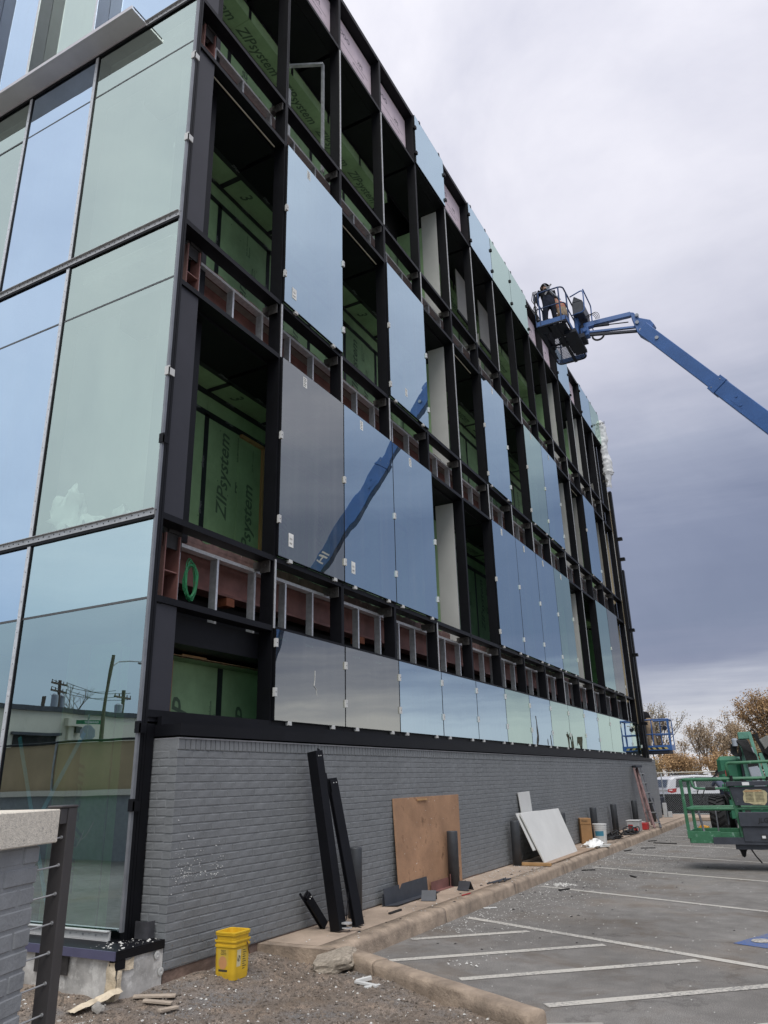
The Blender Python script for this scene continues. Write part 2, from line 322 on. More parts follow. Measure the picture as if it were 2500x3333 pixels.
def chips(name, pts, size, m, kind='stuff', parent=None, flat=.5, maxn=None):
    """many small angular crumbs joined into one object"""
    n = len(pts); tet = np.array([(1, 0, -.5), (-.6, .8, -.5), (-.5, -.9, -.4), (.1, .1, .8), (.7, .6, .2)], float)
    tri = np.array([(0, 2, 1), (0, 1, 4), (1, 3, 4), (1, 2, 3), (2, 0, 3), (0, 4, 3)])
    s = size[0]+(size[1]-size[0])*rng.random((n, 1, 1))**2.5; a = rng.random(n)*6.283
    v = tet[None]*(.7+.6*rng.random((n, 5, 3)))*s*np.array([1, 1, flat]); ca, sa = np.cos(a)[:, None], np.sin(a)[:, None]
    x = v[:, :, 0]*ca-v[:, :, 1]*sa; y = v[:, :, 0]*sa+v[:, :, 1]*ca
    V = np.stack([x, y, v[:, :, 2]], 2)+np.array(pts)[:, None, :]
    F = (tri[None]+5*np.arange(n)[:, None, None]).reshape(-1, 3)
    me = bpy.data.meshes.new(name); V = V.reshape(-1, 3)
    if parent is not None: V = V-np.array(origin_of(parent))
    me.from_pydata(V.tolist(), [], F.tolist()); me.materials.append(m)
    o = bpy.data.objects.new(name, me); link(o, parent); o['kind'] = kind; return o
from mathutils import noise as MN
# ------------------------------------------------------------------ ground
ASPH = mat('worn_asphalt', (.20, .191, .181), .9, 0, .13, 5, .55, 140, col2=(.235, .205, .175), c2=(.52, .74), c2scale=.55)
def asphalt_speckle(m, cracks=True):
    t = m.node_tree; b = t.nodes['Principled BSDF']; src = b.inputs['Base Color'].links[0].from_socket
    tc = nd(t, 'ShaderNodeTexCoord'); n = nd(t, 'ShaderNodeTexNoise', Scale=150.0, Detail=2.0); t.links.new(tc.outputs['Object'], n.inputs[0])
    r = ramp(t, [(.35, (.55, .55, .55)), (.5, (1, 1, 1)), (.68, (1.7, 1.68, 1.62))]); t.links.new(n.outputs[0], r.inputs[0])
    c = mixc(t, 1.0, src, r.outputs[0], 'MULTIPLY')
    n2 = nd(t, 'ShaderNodeTexNoise', Scale=1.1, Detail=8.0, Roughness=.7, Distortion=.6); t.links.new(tc.outputs['Object'], n2.inputs[0])
    r2 = ramp(t, [(.52, (0, 0, 0)), (.70, (.8, .8, .8))]); t.links.new(n2.outputs[0], r2.inputs[0])
    c = mixc(t, r2.outputs[0], c, (.128, .097, .070))
    mp = nd(t, 'ShaderNodeMapping'); mp.inputs['Scale'].default_value = (.35, 1.6, 1); mp.inputs['Rotation'].default_value = (0, 0, R(-25)); t.links.new(tc.outputs['Object'], mp.inputs[0])
    n3 = nd(t, 'ShaderNodeTexNoise', Scale=1.5, Detail=9.0, Roughness=.75); t.links.new(mp.outputs[0], n3.inputs[0])
    r3 = ramp(t, [(.58, (0, 0, 0)), (.70, (.40, .40, .40))]); t.links.new(n3.outputs[0], r3.inputs[0])
    c = mixc(t, r3.outputs[0], c, (.30, .29, .28))
    if cracks:
        nv = nd(t, 'ShaderNodeTexNoise', Scale=1.4, Detail=6.0, Roughness=.7); t.links.new(tc.outputs['Object'], nv.inputs[0])
        ad = t.nodes.new('ShaderNodeMix'); ad.data_type = 'RGBA'; ad.blend_type = 'ADD'; ad.inputs[0].default_value = .9; t.links.new(tc.outputs['Object'], ad.inputs[6]); t.links.new(nv.outputs['Color'], ad.inputs[7])
        vo = nd(t, 'ShaderNodeTexVoronoi', feature='DISTANCE_TO_EDGE'); vo.inputs['Scale'].default_value = .17; t.links.new(ad.outputs[2], vo.inputs['Vector'])
        rv = ramp(t, [(.0, (.42, .42, .42)), (.0015, (.30, .30, .30)), (.0028, (0, 0, 0))]); t.links.new(vo.outputs['Distance'], rv.inputs[0])
        c = mixc(t, rv.outputs[0], c, (.055, .050, .047))
        nb = nd(t, 'ShaderNodeTexNoise', Scale=.42, Detail=6.0, Roughness=.62); t.links.new(tc.outputs['Object'], nb.inputs[0])
        rb = ramp(t, [(.35, (.72, .71, .70)), (.62, (1.08, 1.08, 1.08))]); t.links.new(nb.outputs[0], rb.inputs[0]); c = mixc(t, 1.0, c, rb.outputs[0], 'MULTIPLY')
        nw = nd(t, 'ShaderNodeTexNoise', Scale=6.0, Detail=9.0, Roughness=.8); t.links.new(tc.outputs['Object'], nw.inputs[0])
        rw = ramp(t, [(.64, (0, 0, 0)), (.74, (.5, .5, .5))]); t.links.new(nw.outputs[0], rw.inputs[0]); c = mixc(t, rw.outputs[0], c, (.36, .35, .33))
    t.links.new(c, b.inputs['Base Color'])
asphalt_speckle(ASPH)
SOIL = mat('bare_gravelly_soil', (.215, .168, .132), .95, 0, .30, 4, 1.0, 60, col2=(.16, .148, .14), c2=(.45, .62), c2scale=1.6)
asphalt_speckle(SOIL, False)
mb = MB()
for i in range(-6, 7):
    pass
mb.add([(-400, -400, 0), (400, -400, 0), (400, 600, 0), (-400, 600, 0)], [(0, 1, 2, 3)])
struct('parking_lot_ground', mb, ASPH)
E2A, E2B = Vector((1.07, 1.13)), Vector((3.25, -.085)); ED = (E2B-E2A).normalized(); EN = Vector((-ED.y, ED.x))   # EN points to the asphalt
def soil_h(x, y):
    return .035+.045*MN.noise(Vector((x*1.3, y*1.3, 0)))+.022*MN.noise(Vector((x*5, y*5, 3)))+.012*MN.noise(Vector((x*15, y*15, 7)))+.05*max(0, min(1, (1.0-x)*.9))
vs = []; fs = []; idx = {}
NX, NY = 132, 150
for j in range(NY+1):
    for i in range(NX+1):
        x, y = -2.0+5.35*i/NX, -6.0+7.36*j/NY; idx[i, j] = len(vs); vs.append((x, y, soil_h(x, y)))
for j in range(NY):
    for i in range(NX):
        x, y, _ = vs[idx[i, j]]
        if (Vector((x, y))-E2A).dot(EN) < .06 and not (x < 1.0 and y > 1.34): fs.append((idx[i, j], idx[i+1, j], idx[i+1, j+1], idx[i, j+1]))
mb = MB(); mb.add(vs, fs); struct('bare_soil', mb, SOIL, smooth=True)
def on_soil(n, x0, x1, y0, y1):
    out = []
    while len(out) < n:
        x = rng.uniform(x0, x1); y = rng.uniform(y0, y1)
        if (Vector((x, y))-E2A).dot(EN) < -.01 and x > (.29 if y > -.72 else -.6): out.append((x, y, soil_h(x, y)+.004))
    return out
chips('soil_gravel', on_soil(14000, -.6, 3.25, -1.9, 1.3), (.003, .020), GRAVEL, flat=.7)
chips('white_soil_crumbs', on_soil(800, -.3, 3.25, -1.6, 1.3), (.003, .016), CHIPW)
# pavement strip at the foot of the wall, in slabs with a rolled kerb edge
ZS = .157
def kerb_profile(x0, x1, z, n=6, rr=.055):
    p = [(x0, -.02), (x0, z)]
    for k in range(n+1):
        a = math.pi/2*(1-k/n); p.append((x1-rr+rr*math.cos(a), z-rr+rr*math.sin(a)))
    return p+[(x1+.012, -.02)]
# slab surface
mb = MB(); ys = [1.16, 3.55, 6.0, 8.5, 11, 13.5, 16, 18.5, 21, 23.4, 26.2]
def run(mb, prof, y0, y1, n, wob=.006):
    m = len(prof); vs = []; fs = []
    for j in range(n+1):
        y = y0+(y1-y0)*j/n
        for (x, z) in prof: vs.append((x+wob*MN.noise(Vector((y*2.1, x*9, z*9))), y, z+wob*.6*MN.noise(Vector((y*2.3, 5+x*4, z*3)))))
    for j in range(n):
        for i in range(m-1): fs.append((j*m+i, j*m+i+1, (j+1)*m+i+1, (j+1)*m+i))
    fs.append(tuple(range(m))); fs.append(tuple(n*m+i for i in range(m-1, -1, -1)))
    return mb.add(vs, fs)
walk = thing('sidewalk', '', ''); walk['kind'] = 'structure'; del walk['label']; del walk['category']
for a, b in zip(ys[:-1], ys[1:]):
    sm = MB(); run(sm, [(.2, -.02), (.2, ZS), (.5, ZS-.001), (.855, ZS-.003), (.855, -.02)], a+.004, b-.004, 14, .003); part('paving_slab', sm, SLABC, walk, smooth=False)
    sm = MB(); run(sm, kerb_profile(.863, 1.075, ZS-.002), a+.004, b-.004, 30, .006); part('kerb_stone', sm, KERBC, walk, smooth=True)
# kerb that turns away from the wall and runs out into the lot
kb = thing('kerb', '', ''); kb['kind'] = 'structure'; del kb['label']; del kb['category']
def kerb_run(name, P, Q, w, z, n=44, rough=.013):
    P, Q = Vector(P), Vector(Q); d = (Q-P); L = d.length; d /= L; nn = Vector((-d.y, d.x)); rr = .035
    prof = [(0, -.05), (-.004, z*.55), (0, z-rr*.7)]+[(rr-rr*math.cos(a), z-rr+rr*math.sin(a)) for a in (R(30), R(60), R(90))]+[(w*.5, z+.002)]+[(w-rr+rr*math.sin(a), z-rr+rr*math.cos(a)) for a in (0, R(30), R(60), R(90))]+[(w+.01, -.05)]
    m = len(prof); vs = []; fs = []
    for j in range(n+1):
        q = P+d*L*j/n
        for i, (o, h) in enumerate(prof):
            k = rough*(1 if i < 4 else .35); e = Vector((q.x*4, q.y*4, i*.7+h*8))
            vs.append((q.x+nn.x*(o+k*MN.noise(e)), q.y+nn.y*(o+k*MN.noise(e)), h+k*.5*MN.noise(e+Vector((3, 3, 3)))))
    for j in range(n):
        for i in range(m-1): fs.append((j*m+i, j*m+i+1, (j+1)*m+i+1, (j+1)*m+i))
    fs.append(tuple(range(m))); fs.append(tuple(n*m+i for i in range(m-1, -1, -1)))
    part(name, MB().add(vs, fs), KERBC, kb, smooth=True)
kerb_run('kerb_stone', E2A+ED*.0, E2A+ED*.62, .17, ZS-.003)
kerb_run('kerb_stone', E2A+ED*.627, E2B, .165, ZS-.008, 40)
sm = MB(); run(sm, [(.2, -.05), (.2, ZS-.002), (1.05, ZS-.004), (1.05, -.05)], 1.05, 1.152, 2, .008); part('kerb_stone', sm, KERBC, kb)
mb = MB(); mb.prism([(3.12, .12, -.02), (3.62, .36, -.02), (3.9, -.2, -.02), (3.4, -.5, -.02)], (0, 0, .05)); struct('concrete_apron', mb, CONC, bevel=.01)
mb = MB(); mb.prism([(-.2, -1.25, -.02), (.02, -1.03, -.02), (.50, -1.06, -.02), (.95, -1.6, -.02), (.6, -2.2, -.02)], (0, 0, .075)); struct('concrete_path', mb, CONC, bevel=.01)
# painted bay lines, worn
def paint(name, col):
    m = mat(name, col, .8, 0, .06, 30); t = m.node_tree; b = t.nodes['Principled BSDF']; src = b.inputs['Base Color'].links[0].from_socket
    tc = nd(t, 'ShaderNodeTexCoord'); n = nd(t, 'ShaderNodeTexNoise', Scale=38.0, Detail=7.0, Roughness=.75); t.links.new(tc.outputs['Object'], n.inputs[0])
    n0 = nd(t, 'ShaderNodeTexNoise', Scale=1.3, Detail=2.0); t.links.new(tc.outputs['Object'], n0.inputs[0])
    s = math_node(t, 'ADD', n.outputs[0], math_node(t, 'MULTIPLY', math_node(t, 'SUBTRACT', n0.outputs[0], .5), .35))
    r = ramp(t, [(.50, (0, 0, 0)), (.63, (1, 1, 1))]); t.links.new(s, r.inputs[0])
    t.links.new(mixc(t, r.outputs[0], src, (.19, .185, .18)), b.inputs['Base Color']); return m
LINE = paint('worn_line_paint', (.52, .495, .445)); LINEB = paint('worn_blue_paint', (.055, .12, .33))
D = Vector((.917, -.397)); H = Vector((.766, .643))
def line(P, d, L, w=.1):
    P = Vector(P); d = d.normalized(); n = Vector((-d.y, d.x))*w/2; Q = P+d*L; N = max(2, int(L/.4))
    vs = []; fs = []
    for i in range(N+1):
        q = P+(Q-P)*i/N; vs += [(q.x+n.x, q.y+n.y, .004), (q.x-n.x, q.y-n.y, .004)]
    for i in range(N): fs.append((2*i, 2*i+1, 2*i+3, 2*i+2))
    struct('parking_line', MB().add(vs, fs), LINE)
for P in [(1.165, 6.86), (1.30, 9.60), (1.36, 12.23), (1.5, 14.74), (1.39, 17.42), (1.4, 20.1)]: line(P, D, 5.4, .095)
line((1.20, 3.92), D, 5.6, .105)
for P, L in [((1.132, 2.52), 1.30), ((1.385, 1.56), 2.15), ((2.253, 1.165), 2.2), ((3.13, .69), 2.35), ((4.05, .35), 2.4)]: line(P, H, L, .105)
# accessible-bay symbol, blue with a white wheelchair figure
B0 = Vector((4.152, 3.44)); BA = Vector((-D.y, D.x)).normalized()
def bp_(u, v, z): q = B0+D.normalized()*u+BA*v; return (q.x, q.y, z)
mb = MB(); mb.add([bp_(0, 0, .004), bp_(1.2, 0, .004), bp_(1.2, 1.2, .004), bp_(0, 1.2, .004)], [(0, 1, 2, 3)]); struct('accessible_bay_marking', mb, LINEB)
mb = MB(); n = 26; ring = []
for k in range(n+1):
    a = R(-150+300*k/n); ring += [(.42+.30*math.cos(a), .55+.30*math.sin(a)), (.42+.22*math.cos(a), .55+.22*math.sin(a))]
mb.add([bp_(u, v, .008) for u, v in ring], [(2*k, 2*k+1, 2*k+3, 2*k+2) for k in range(n)])
mb.add([bp_(.14+.09*math.cos(k*.5236), .28+.11*math.sin(k*.5236), .0085) for k in range(12)], [tuple(range(12))])
for q in [[(.3, .3), (.34, .4), (.62, .55), (.6, .46)], [(.6, .46), (.62, .56), (.9, .5), (.9, .42)], [(.84, .42), (.9, .42), (1.0, .72), (.93, .75)]]:
    mb.add([bp_(u, v, .009) for u, v in q], [(0, 1, 2, 3)])
struct('wheelchair_symbol', mb, LINE)
# crumbs on the asphalt and the pavement, densest along the kerb
pts = []
for k in range(5200):
    y = 1.9+21*rng.random()**1.25; x = 1.10+abs(rng.normal(0, .38+.05*y))
    if y < 3 and x < 2: continue
    pts.append((x, y, .004))
for k in range(1500): pts.append((rng.uniform(1.2, 7.5), rng.uniform(-.2, 16), .004))
pts = [p for p in pts if (Vector(p[:2])-E2A).dot(EN) > .2]
chips('white_asphalt_crumbs', pts, (.0016, .0125), CHIPW, flat=.4)
pts = [(rng.uniform(.3, 1.03), 1.2+21*rng.random(), ZS+.002) for k in range(650)]+[(rng.uniform(.3, 1.05), rng.normal(7.3, 1.3), ZS+.002) for k in range(800)]
chips('white_pavement_crumbs', pts, (.002, .012), CHIPW, flat=.4)
pts = [(rng.uniform(.35, 1.0), rng.uniform(1.5, 20), ZS+.002) for k in range(160)]+[(1.1+abs(rng.normal(0, 1.2)), rng.uniform(2.2, 18), .004) for k in range(220)]
chips('dark_scrap_crumbs', [p for p in pts if (Vector(p[:2])-E2A).dot(EN) > .2], (.004, .028), DEBR, flat=.35)
# ------------------------------------------------------------------ painted brick wall
bw = thing('brick_wall', 'long grey-painted brick wall under the black window frames, with a narrow upright brick course on top', 'wall', (.27, -.2, 0))
CH, BL, BH, J = .0677, .194, .0575, .0095
ZB = 1.862; NC = 25; YW0, YW1 = -.2, 23.65; XF = .27
def brick_mesh(name, l, d, h, seed, mtl):
    """brick with its face at x=0, running +y from 0, base at z=0; slightly uneven, arrises eased"""
    rr = random.Random(seed); e = .0035; b = lambda a: rr.uniform(-a, a)
    o = [(0-e*0, 0, 0)]
    y0, y1, z0, z1 = 0, l, 0, h; dx = [b(.0022) for _ in range(4)]; w = [b(.0018) for _ in range(8)]
    back = [(-d, y0, z0), (-d, y1, z0), (-d, y1, z1), (-d, y0, z1)]
    mid = [(-e, y0+w[0], z0+w[1]), (-e, y1+w[2], z0+w[3]), (-e, y1+w[4], z1+w[5]), (-e, y0+w[6], z1+w[7])]
    fr = [(dx[0], y0+e, z0+e), (dx[1], y1-e, z0+e), (dx[2], y1-e, z1-e), (dx[3], y0+e, z1-e)]
    mb = MB(); mb.add(back+mid+fr, [(3, 2, 1, 0)]+[(i, (i+1) % 4, 4+(i+1) % 4, 4+i) for i in range(4)]+[(4+i, 4+(i+1) % 4, 8+(i+1) % 4, 8+i) for i in range(4)]+[(8, 9, 10, 11)])
    return mb, mb.mesh(name, mtl)
BV = [brick_mesh('brick', BL, .085, BH, 10+i, GREYB) for i in range(5)]
HB = [brick_mesh('brick', .0923, .085, BH, 30+i, GREYB) for i in range(2)]
RB = [brick_mesh('rowlock_brick', .0575, .085, .094, 40+i, GREYB) for i in range(4)]
Mrot = Matrix.Rotation(-math.pi/2, 3, 'Z')           # turns a +x-facing brick to face -y
items = []                                           # (kind list, variant, position)
for c in range(NC):
    z = ZB-(c+1)*CH+J/2; y = YW0
    if c % 2 == 0: first = 0
    else: items.append((HB, c % 2, (XF, YW0, z))); y += .0923+J
    while y < YW1-.05:
        items.append((BV, rng.integers(5), (XF+rng.uniform(-.0012, .0012), y, z+rng.uniform(-.001, .001)))); y += BL+J
y = YW0+.10
while y < YW1-.05: items.append((RB, rng.integers(4), (XF+.006+rng.uniform(-.0012, .0012), y, ZB+.004))); y += .0575+J
camp = Vector(cam.matrix_world.translation)
def size_score(it): return (Vector(it[2])-camp).length
kinds = {id(BV): 300, id(HB): 20, id(RB): 120}; cnt = {}
stuffv = []; stufff = []
for it in sorted(items, key=size_score):
    K, v, p = it; cnt[id(K)] = cnt.get(id(K), 0)+1
    lim = kinds[id(K)]
    if K is BV and cnt[id(K)] > 285: lim = 0
    if cnt[id(K)] <= lim: inst('rowlock_brick' if K is RB else 'brick', K[v][1], bw, p)
    else:
        o = len(stuffv); stuffv += [(a+p[0], b+p[1], c+p[2]) for a, b, c in K[v][0].v]; stufff += [tuple(i+o for i in f) for f in K[v][0].f]
part('brick_courses', MB().add(stuffv, stufff), GREYB, bw, kind='stuff')
# south end of the wall, bricks turned round the corner
RBV = [brick_mesh('end_brick', BL, .085, BH, 60+i, GREYB) for i in range(3)]
RHB = [brick_mesh('end_brick', .0923, .085, BH, 70+i, GREYB) for i in range(2)]
def rotmesh(mbm, name):
    m2 = MB(); m2.add([Mrot @ Vector(v) for v in mbm.v], mbm.f); return m2.mesh(name, GREYB)
RBm = [rotmesh(b[0], 'end_brick') for b in RBV]; RHm = [rotmesh(b[0], 'end_brick') for b in RHB]
for c in range(NC+1):
    z = ZB-(c+1)*CH+J/2; x = XF-.087                 # faces -y, runs +x
    if c % 2 == 0: spans = [(XF-.085-.001-BL-J, RBm[c % 3]), (XF-.085-J-BL-J-.0923-.003, RHm[0])]
    else: spans = [(XF-BL-.001, RBm[c % 3]), (XF-BL-J-.0923-.001, RHm[1])]
    if c == NC: continue
    for x, me in spans: inst('end_brick', me, bw, (x, YW0+.0005, z))
part('end_cap_mortar', MB().box((-.03, YW0+.004, ZB+.003), (XF+.004, YW0+.098, ZB+.098)), GREYB, bw, bevel=.006)
part('mortar_core', MB().box((-.02, YW0+.0045, .168), (XF-.0042, YW1-.012, ZB+.088)), GREYM, bw)
part('mortar_cap', MB().box((-.02, YW0+.004, ZB+.096), (XF+.014, YW1, ZB+.108)), mat('pale_sealant', (.33, .33, .34), .7), bw)
vs, fs = [], []
mb = MB(); run(mb, [(.0, -.2), (XF-.02, -.2), (XF-.004, -.02), (XF-.012, .175), (.0, .175)], YW0+.01, YW1-.02, 120, .02)
part('rough_footing', mb, FOUND, bw)
part('wall_end_face', MB().box((-.02, YW1-.012, -.1), (XF-.004, YW1+.02, ZB+.09)), GREYM, bw)
pts = []
for k in range(170):
    y = abs(rng.normal(.0, .30)); z = rng.choice([rng.normal(.86, .05), rng.normal(.95, .16)])
    if y > .9: continue
    pts.append((XF+.003, YW0+.02+y, z))
for z0, n in ((.93, 26), (.84, 34)):
    pts += [(XF+.003, rng.normal(.42 if z0 > .9 else .12, .07 if z0 > .9 else .16), rng.normal(z0, .09 if z0 > .9 else .012)) for k in range(n)]
pts = [p for p in pts if p[1] > YW0+.015]
chips('plaster_specks', pts, (.0025, .0075), WHITEP, parent=bw, flat=1)
pts = [(XF+.004, rng.uniform(-.18, 23.5), .18+abs(rng.normal(0, .07))) for k in range(900)]+[(XF+.004, rng.uniform(-.18, 1.3), .18+abs(rng.normal(0, .09))) for k in range(160)]
chips('mud_splashes', pts, (.0015, .006), SOIL, parent=bw, flat=1)
# ------------------------------------------------------------------ low planter wall at the left, with its coping
P0 = Vector((2.575, -3.285)); dv = Vector((.30, -.83)).normalized(); nv = Vector((dv.y*-1, dv.x))   # dv runs towards the viewer; nv faces the lot
if nv.x < 0: nv = -nv
pw = thing('planter_wall', 'grey-painted low brick wall with a pale stone cap at the left edge', 'wall', (P0.x, P0.y, 0))
def pl(a, b, z): q = P0+dv*a+nv*b; return Vector((q.x, q.y, z))
def pbox(mb, a0, a1, b0, b1, z0, z1, mi=0):
    vs = [pl(a, b, z) for z in (z0, z1) for a, b in ((a0, b0), (a1, b0), (a1, b1), (a0, b1))]
    return mb.add(vs, [(0, 3, 2, 1), (4, 5, 6, 7), (0, 1, 5, 4), (1, 2, 6, 5), (2, 3, 7, 6), (3, 0, 4, 7)], mi)
ZC = 1.490
part('coping_stone', pbox(MB(), 0, 1.2, -.42, 0, ZC-.118, ZC), STONE, pw, bevel=.004)
part('coping_stone', pbox(MB(), 1.206, 2.4, -.42, 0, ZC-.118, ZC), STONE, pw, bevel=.004)
part('mortar_core', pbox(MB(), .058, 2.4, -.38, -.044, -.05, ZC-.119), GREYP, pw)
for c in range(20):
    z1 = ZC-.119-.006-c*CH; a = .045-(0 if c % 2 else .1)
    if z1 < .05: break
    while a < 2.2:
        a0 = max(a, .045); j = rng.uniform(-.002, .002)
        part('brick', pbox(MB(), a0, a+BL, -.1, -.040+j, z1-BH, z1), GREYP, pw, bevel=.005); a += BL+J
# handrail post with its cables
rp = thing('railing_post', 'dark metal cable-railing post beside the pale stone cap at the left edge', 'post', tuple(pl(-.09, -.02, 0)))
part('post', pbox(MB(), -.115, -.052, -.055, .005, 0, ZC+.002), POSTM, rp, bevel=.003)
part('post_cap', pbox(MB(), -.117, .0, -.057, .007, ZC+.0025, ZC+.012), POSTM, rp, bevel=.003)
part('top_bracket', pbox(MB(), -.052, -.004, -.05, .0, ZC-.055, ZC+.0018), POSTM, rp, bevel=.002)
for k in range(11):
    z = ZC-.105-k*.098
    mb = MB(); mb.tube([pl(-.060, -.012, z+.002), pl(-.01, -.03, z-.003), pl(.06, -.05, z-.007)], .0032, 6); mb.tube([pl(-.052, -.014, z+.002), pl(-.046, -.016, z+.0015)], .0065, 8)
    part('cable', mb, ALU, rp)
for k in range(7):
    z = ZC-.045-k*.036; p0 = pl(-.115, -.03, z); q = p0+Vector((-.55-.06*k, .62, -.02)); pts = []
    for i in range(15):
        u = i/14; pts.append(p0.lerp(q, u)+Vector((0, 0, -.075*math.sin(u*math.pi)*(1-.06*k)-.02*u)))
    part('loose_cable', MB().tube(pts, .0008, 5), POSTM, rp)
# ------------------------------------------------------------------ the building
bld = thing('office_building', 'four-storey building under construction with black window frames, partly glazed in blue and green glass', 'building', (0, 0, 0))
BW = 1.524
def my(k): return -.39 if k == 0 else k*BW
NB = 15; YE = my(NB)
G0, G1, S0, S1, T0, T1, F0, Q0, Q1 = 2.217, 3.238, 4.098, 6.792, 7.641, 10.346, 11.17, 13.905, 15.243
BACK = -1.3
GL = {}
for k, c in zip(range(2, 16), 'ggbbbnbnnbnnbn'): GL[k, 0] = c
for k, c in {2: 'g', 3: 'b', 4: 'b', 7: 'b', 8: 'b', 9: 'b', 10: 'n', 13: 'n', 14: 'g'}.items(): GL[k, 2] = c
for k, c in {2: 'b', 4: 'b', 7: 'b', 9: 'n', 10: 'b', 13: 'b'}.items(): GL[k, 4] = c
for k, c in {5: 'b', 7: 'b', 8: 'n', 9: 'n', 12: 'b', 14: 'b', 15: 'n'}.items(): GL[k, 8] = c
LV = [(G0, G1), (G1, S0), (S0, S1), (S1, T0), (T0, T1), (T1, F0), (F0, Q0), None, (Q0, Q1)]
# --- unseen dark mass, added to block light leaking through the storeys
part('light_block_core', MB().box((-9, .45, 0), (BACK-.03, YE-.05, 15.0)).box((-9, -.3, 15.0), (-.2, YE-.05, 15.04)), DARK, bld)
part('roof_edge_cap', MB().box((-.34, -.4, Q1+.004), (-.004, YE+.03, Q1+.03)), BLACK, bld)
# --- floor slabs, edge angles, beams, stud frames in the three open bands
def clip_box(name, p): pass
BRKM = MB().box((-.16, -.05, -.085), (-.02, -.038, .085)).box((-.26, -.05, -.03), (-.15, .05, .06)); BRKM.tube([(-.09, -.065, .0), (-.09, -.03, .0)], .018, 6)
BRK = BRKM.mesh('anchor_bracket', mat('dull_bracket_steel', (.10, .095, .09), .5, .5, .25, 14))
STUDM = {}
def stud_mesh(h):
    if h not in STUDM:
        mb = MB().box((-.345, 0, 0), (-.25, .003, h)).box((-.252, 0.0035, 0), (-.249, .030, h), 1).box((-.345, 0.0035, 0), (-.342, .035, h)).box((-.262, .0305, 0), (-.249, .033, h), 1)  # front lips in a brighter metal: light on the fronts put into the colour
        STUDM[h] = mb.mesh('steel_stud', [GALV, SILVER])
    return STUDM[h]
for (zb, zt, n) in ((G1, S0, 0), (S1, T0, 1), (T1, F0, 2)):
    tr = zt-.145
    part('floor_slab', MB().box((-1.25, .0, zt-.10), (-.42, YE-.1, zt+.02)), CONC, bld)
    vs = []; fs = []; N = 220
    mb = MB(); mb.box((-.425, .02, tr+.03), (-.39, YE-.1, zt-.02)); part('slab_edge_angle', mb, RUST, bld)
    vs = []                                                              # ragged concrete lip along the slab edge
    for i in range(N+1):
        y = .02+(YE-.15)*i/N; h = .022+.030*MN.noise(Vector((y*6, n*7, 0)))+.012*MN.noise(Vector((y*22, n, 4))); vs += [(-.388, y, zt-.03), (-.388, y, zt+h), (-.42, y, zt+h*.8)]
    part('ragged_slab_lip', MB().add(vs, [(3*i, 3*i+1, 3*i+4, 3*i+3) for i in range(N)]+[(3*i+1, 3*i+2, 3*i+5, 3*i+4) for i in range(N)]), RUST, bld)
    part('steel_beam', MB().box((-.565, .15, zt-.47), (-.55, YE-.1, tr+.05)).box((-.66, .15, zt-.50), (-.44, YE-.1, zt-.47)), STEELR, bld)
    part('dark_void_block', MB().box((-1.28, .0, zb-.02), (-.75, YE-.1, zt-.52)), DARK, bld)  # solid dark block added to stand for the unlit space behind the beam
    part('stud_track', MB().box((-.347, .17 if n == 0 else .05, tr-.035), (-.247, YE-.1, tr+.003)), SILVER, bld)
    h = tr-.035-zb+.05; y = .20
    while y < YE-.3:
        if y > .1: inst('steel_stud', stud_mesh(round(h, 3)), bld, (0, y+rng.uniform(-.03, .03), zb-.05))
        y += .615
    for k in range(1, NB):
        inst('anchor_bracket', BRK, bld, (0, my(k)-.035, tr+.02))
    part('stiffener_post', MB().box((-.5, -.10, zb-.03), (-.16, -.085, tr+.02)).box((-.5, .10, zb-.03), (-.16, .115, tr+.02)).box((-.46, -.1, zb), (-.44, .1, tr+.02)).box((-.45, -.09, (zb+tr)/2-.012), (-.17, .1, (zb+tr)/2)), STEELR, bld)
    part('corner_gusset', MB().box((-.20, -.1, tr-.12), (-.188, .16, tr+.10)).box((-.30, -.05, tr+.04), (-.17, .14, zt-.06)), mat('scuffed_black_steel', (.03, .028, .028), .55, .2, .3, 8), bld)
for k in range(1, NB, 2):
    part('beam_hanger', MB().box((-.60, my(k)-.32, S0-.60), (-.44, my(k)-.18, S0-.505)), ORANGE, bld)
# --- mullions and transoms
def mullion(name, y, z0, z1, strip=True):
    mb = MB().box((-.185, y-.031, z0), (-.003, y-.003, z1)).box((-.185, y+.003, z0), (-.003, y+.031, z1)).box((-.17, y-.004, z0), (-.012, y+.004, z1))
    return part(name, mb, BLACK, bld)
ZL = [2.10, Q1]
for k in range(1, NB+1):
    zs = [2.03, S0-.034, T0-.034, F0-.034, Q1]
    for a, b in zip(zs[:-1], zs[1:]): mullion('mullion', my(k), a, b-.006)
TZ = [G0-.03, G1-.0, S0-.034, S1+.0, T0-.034, T1+.0, F0-.034, Q0-.0, Q1-.03]
for i, z in enumerate(TZ):
    for k in range(1, NB+1):
        y0, y1 = my(k-1)+(.033 if k > 1 else .08), my(k)-.033
        part('transom', MB().box((-.183, y0, z-.033), (-.004, y1, z+.030)), BLACK, bld)
# silver face strips on frames that still wait for glass
def strip(y, z0, z1): part('face_strip', MB().box((-.002, y-.012, z0), (.008, y-.004, z1)).box((-.002, y+.004, z0), (.008, y+.012, z1)), SILVER, bld)
for li in (1, 2, 3, 4, 5, 6):
    for k in range(1, NB+1):
        L, Rr = GL.get((k, li)), GL.get((k+1, li))
        if not (L or Rr) and rng.random() < (.75 if k < 3 else .55): strip(my(k), LV[li][0]+.0, LV[li][1]-.045)
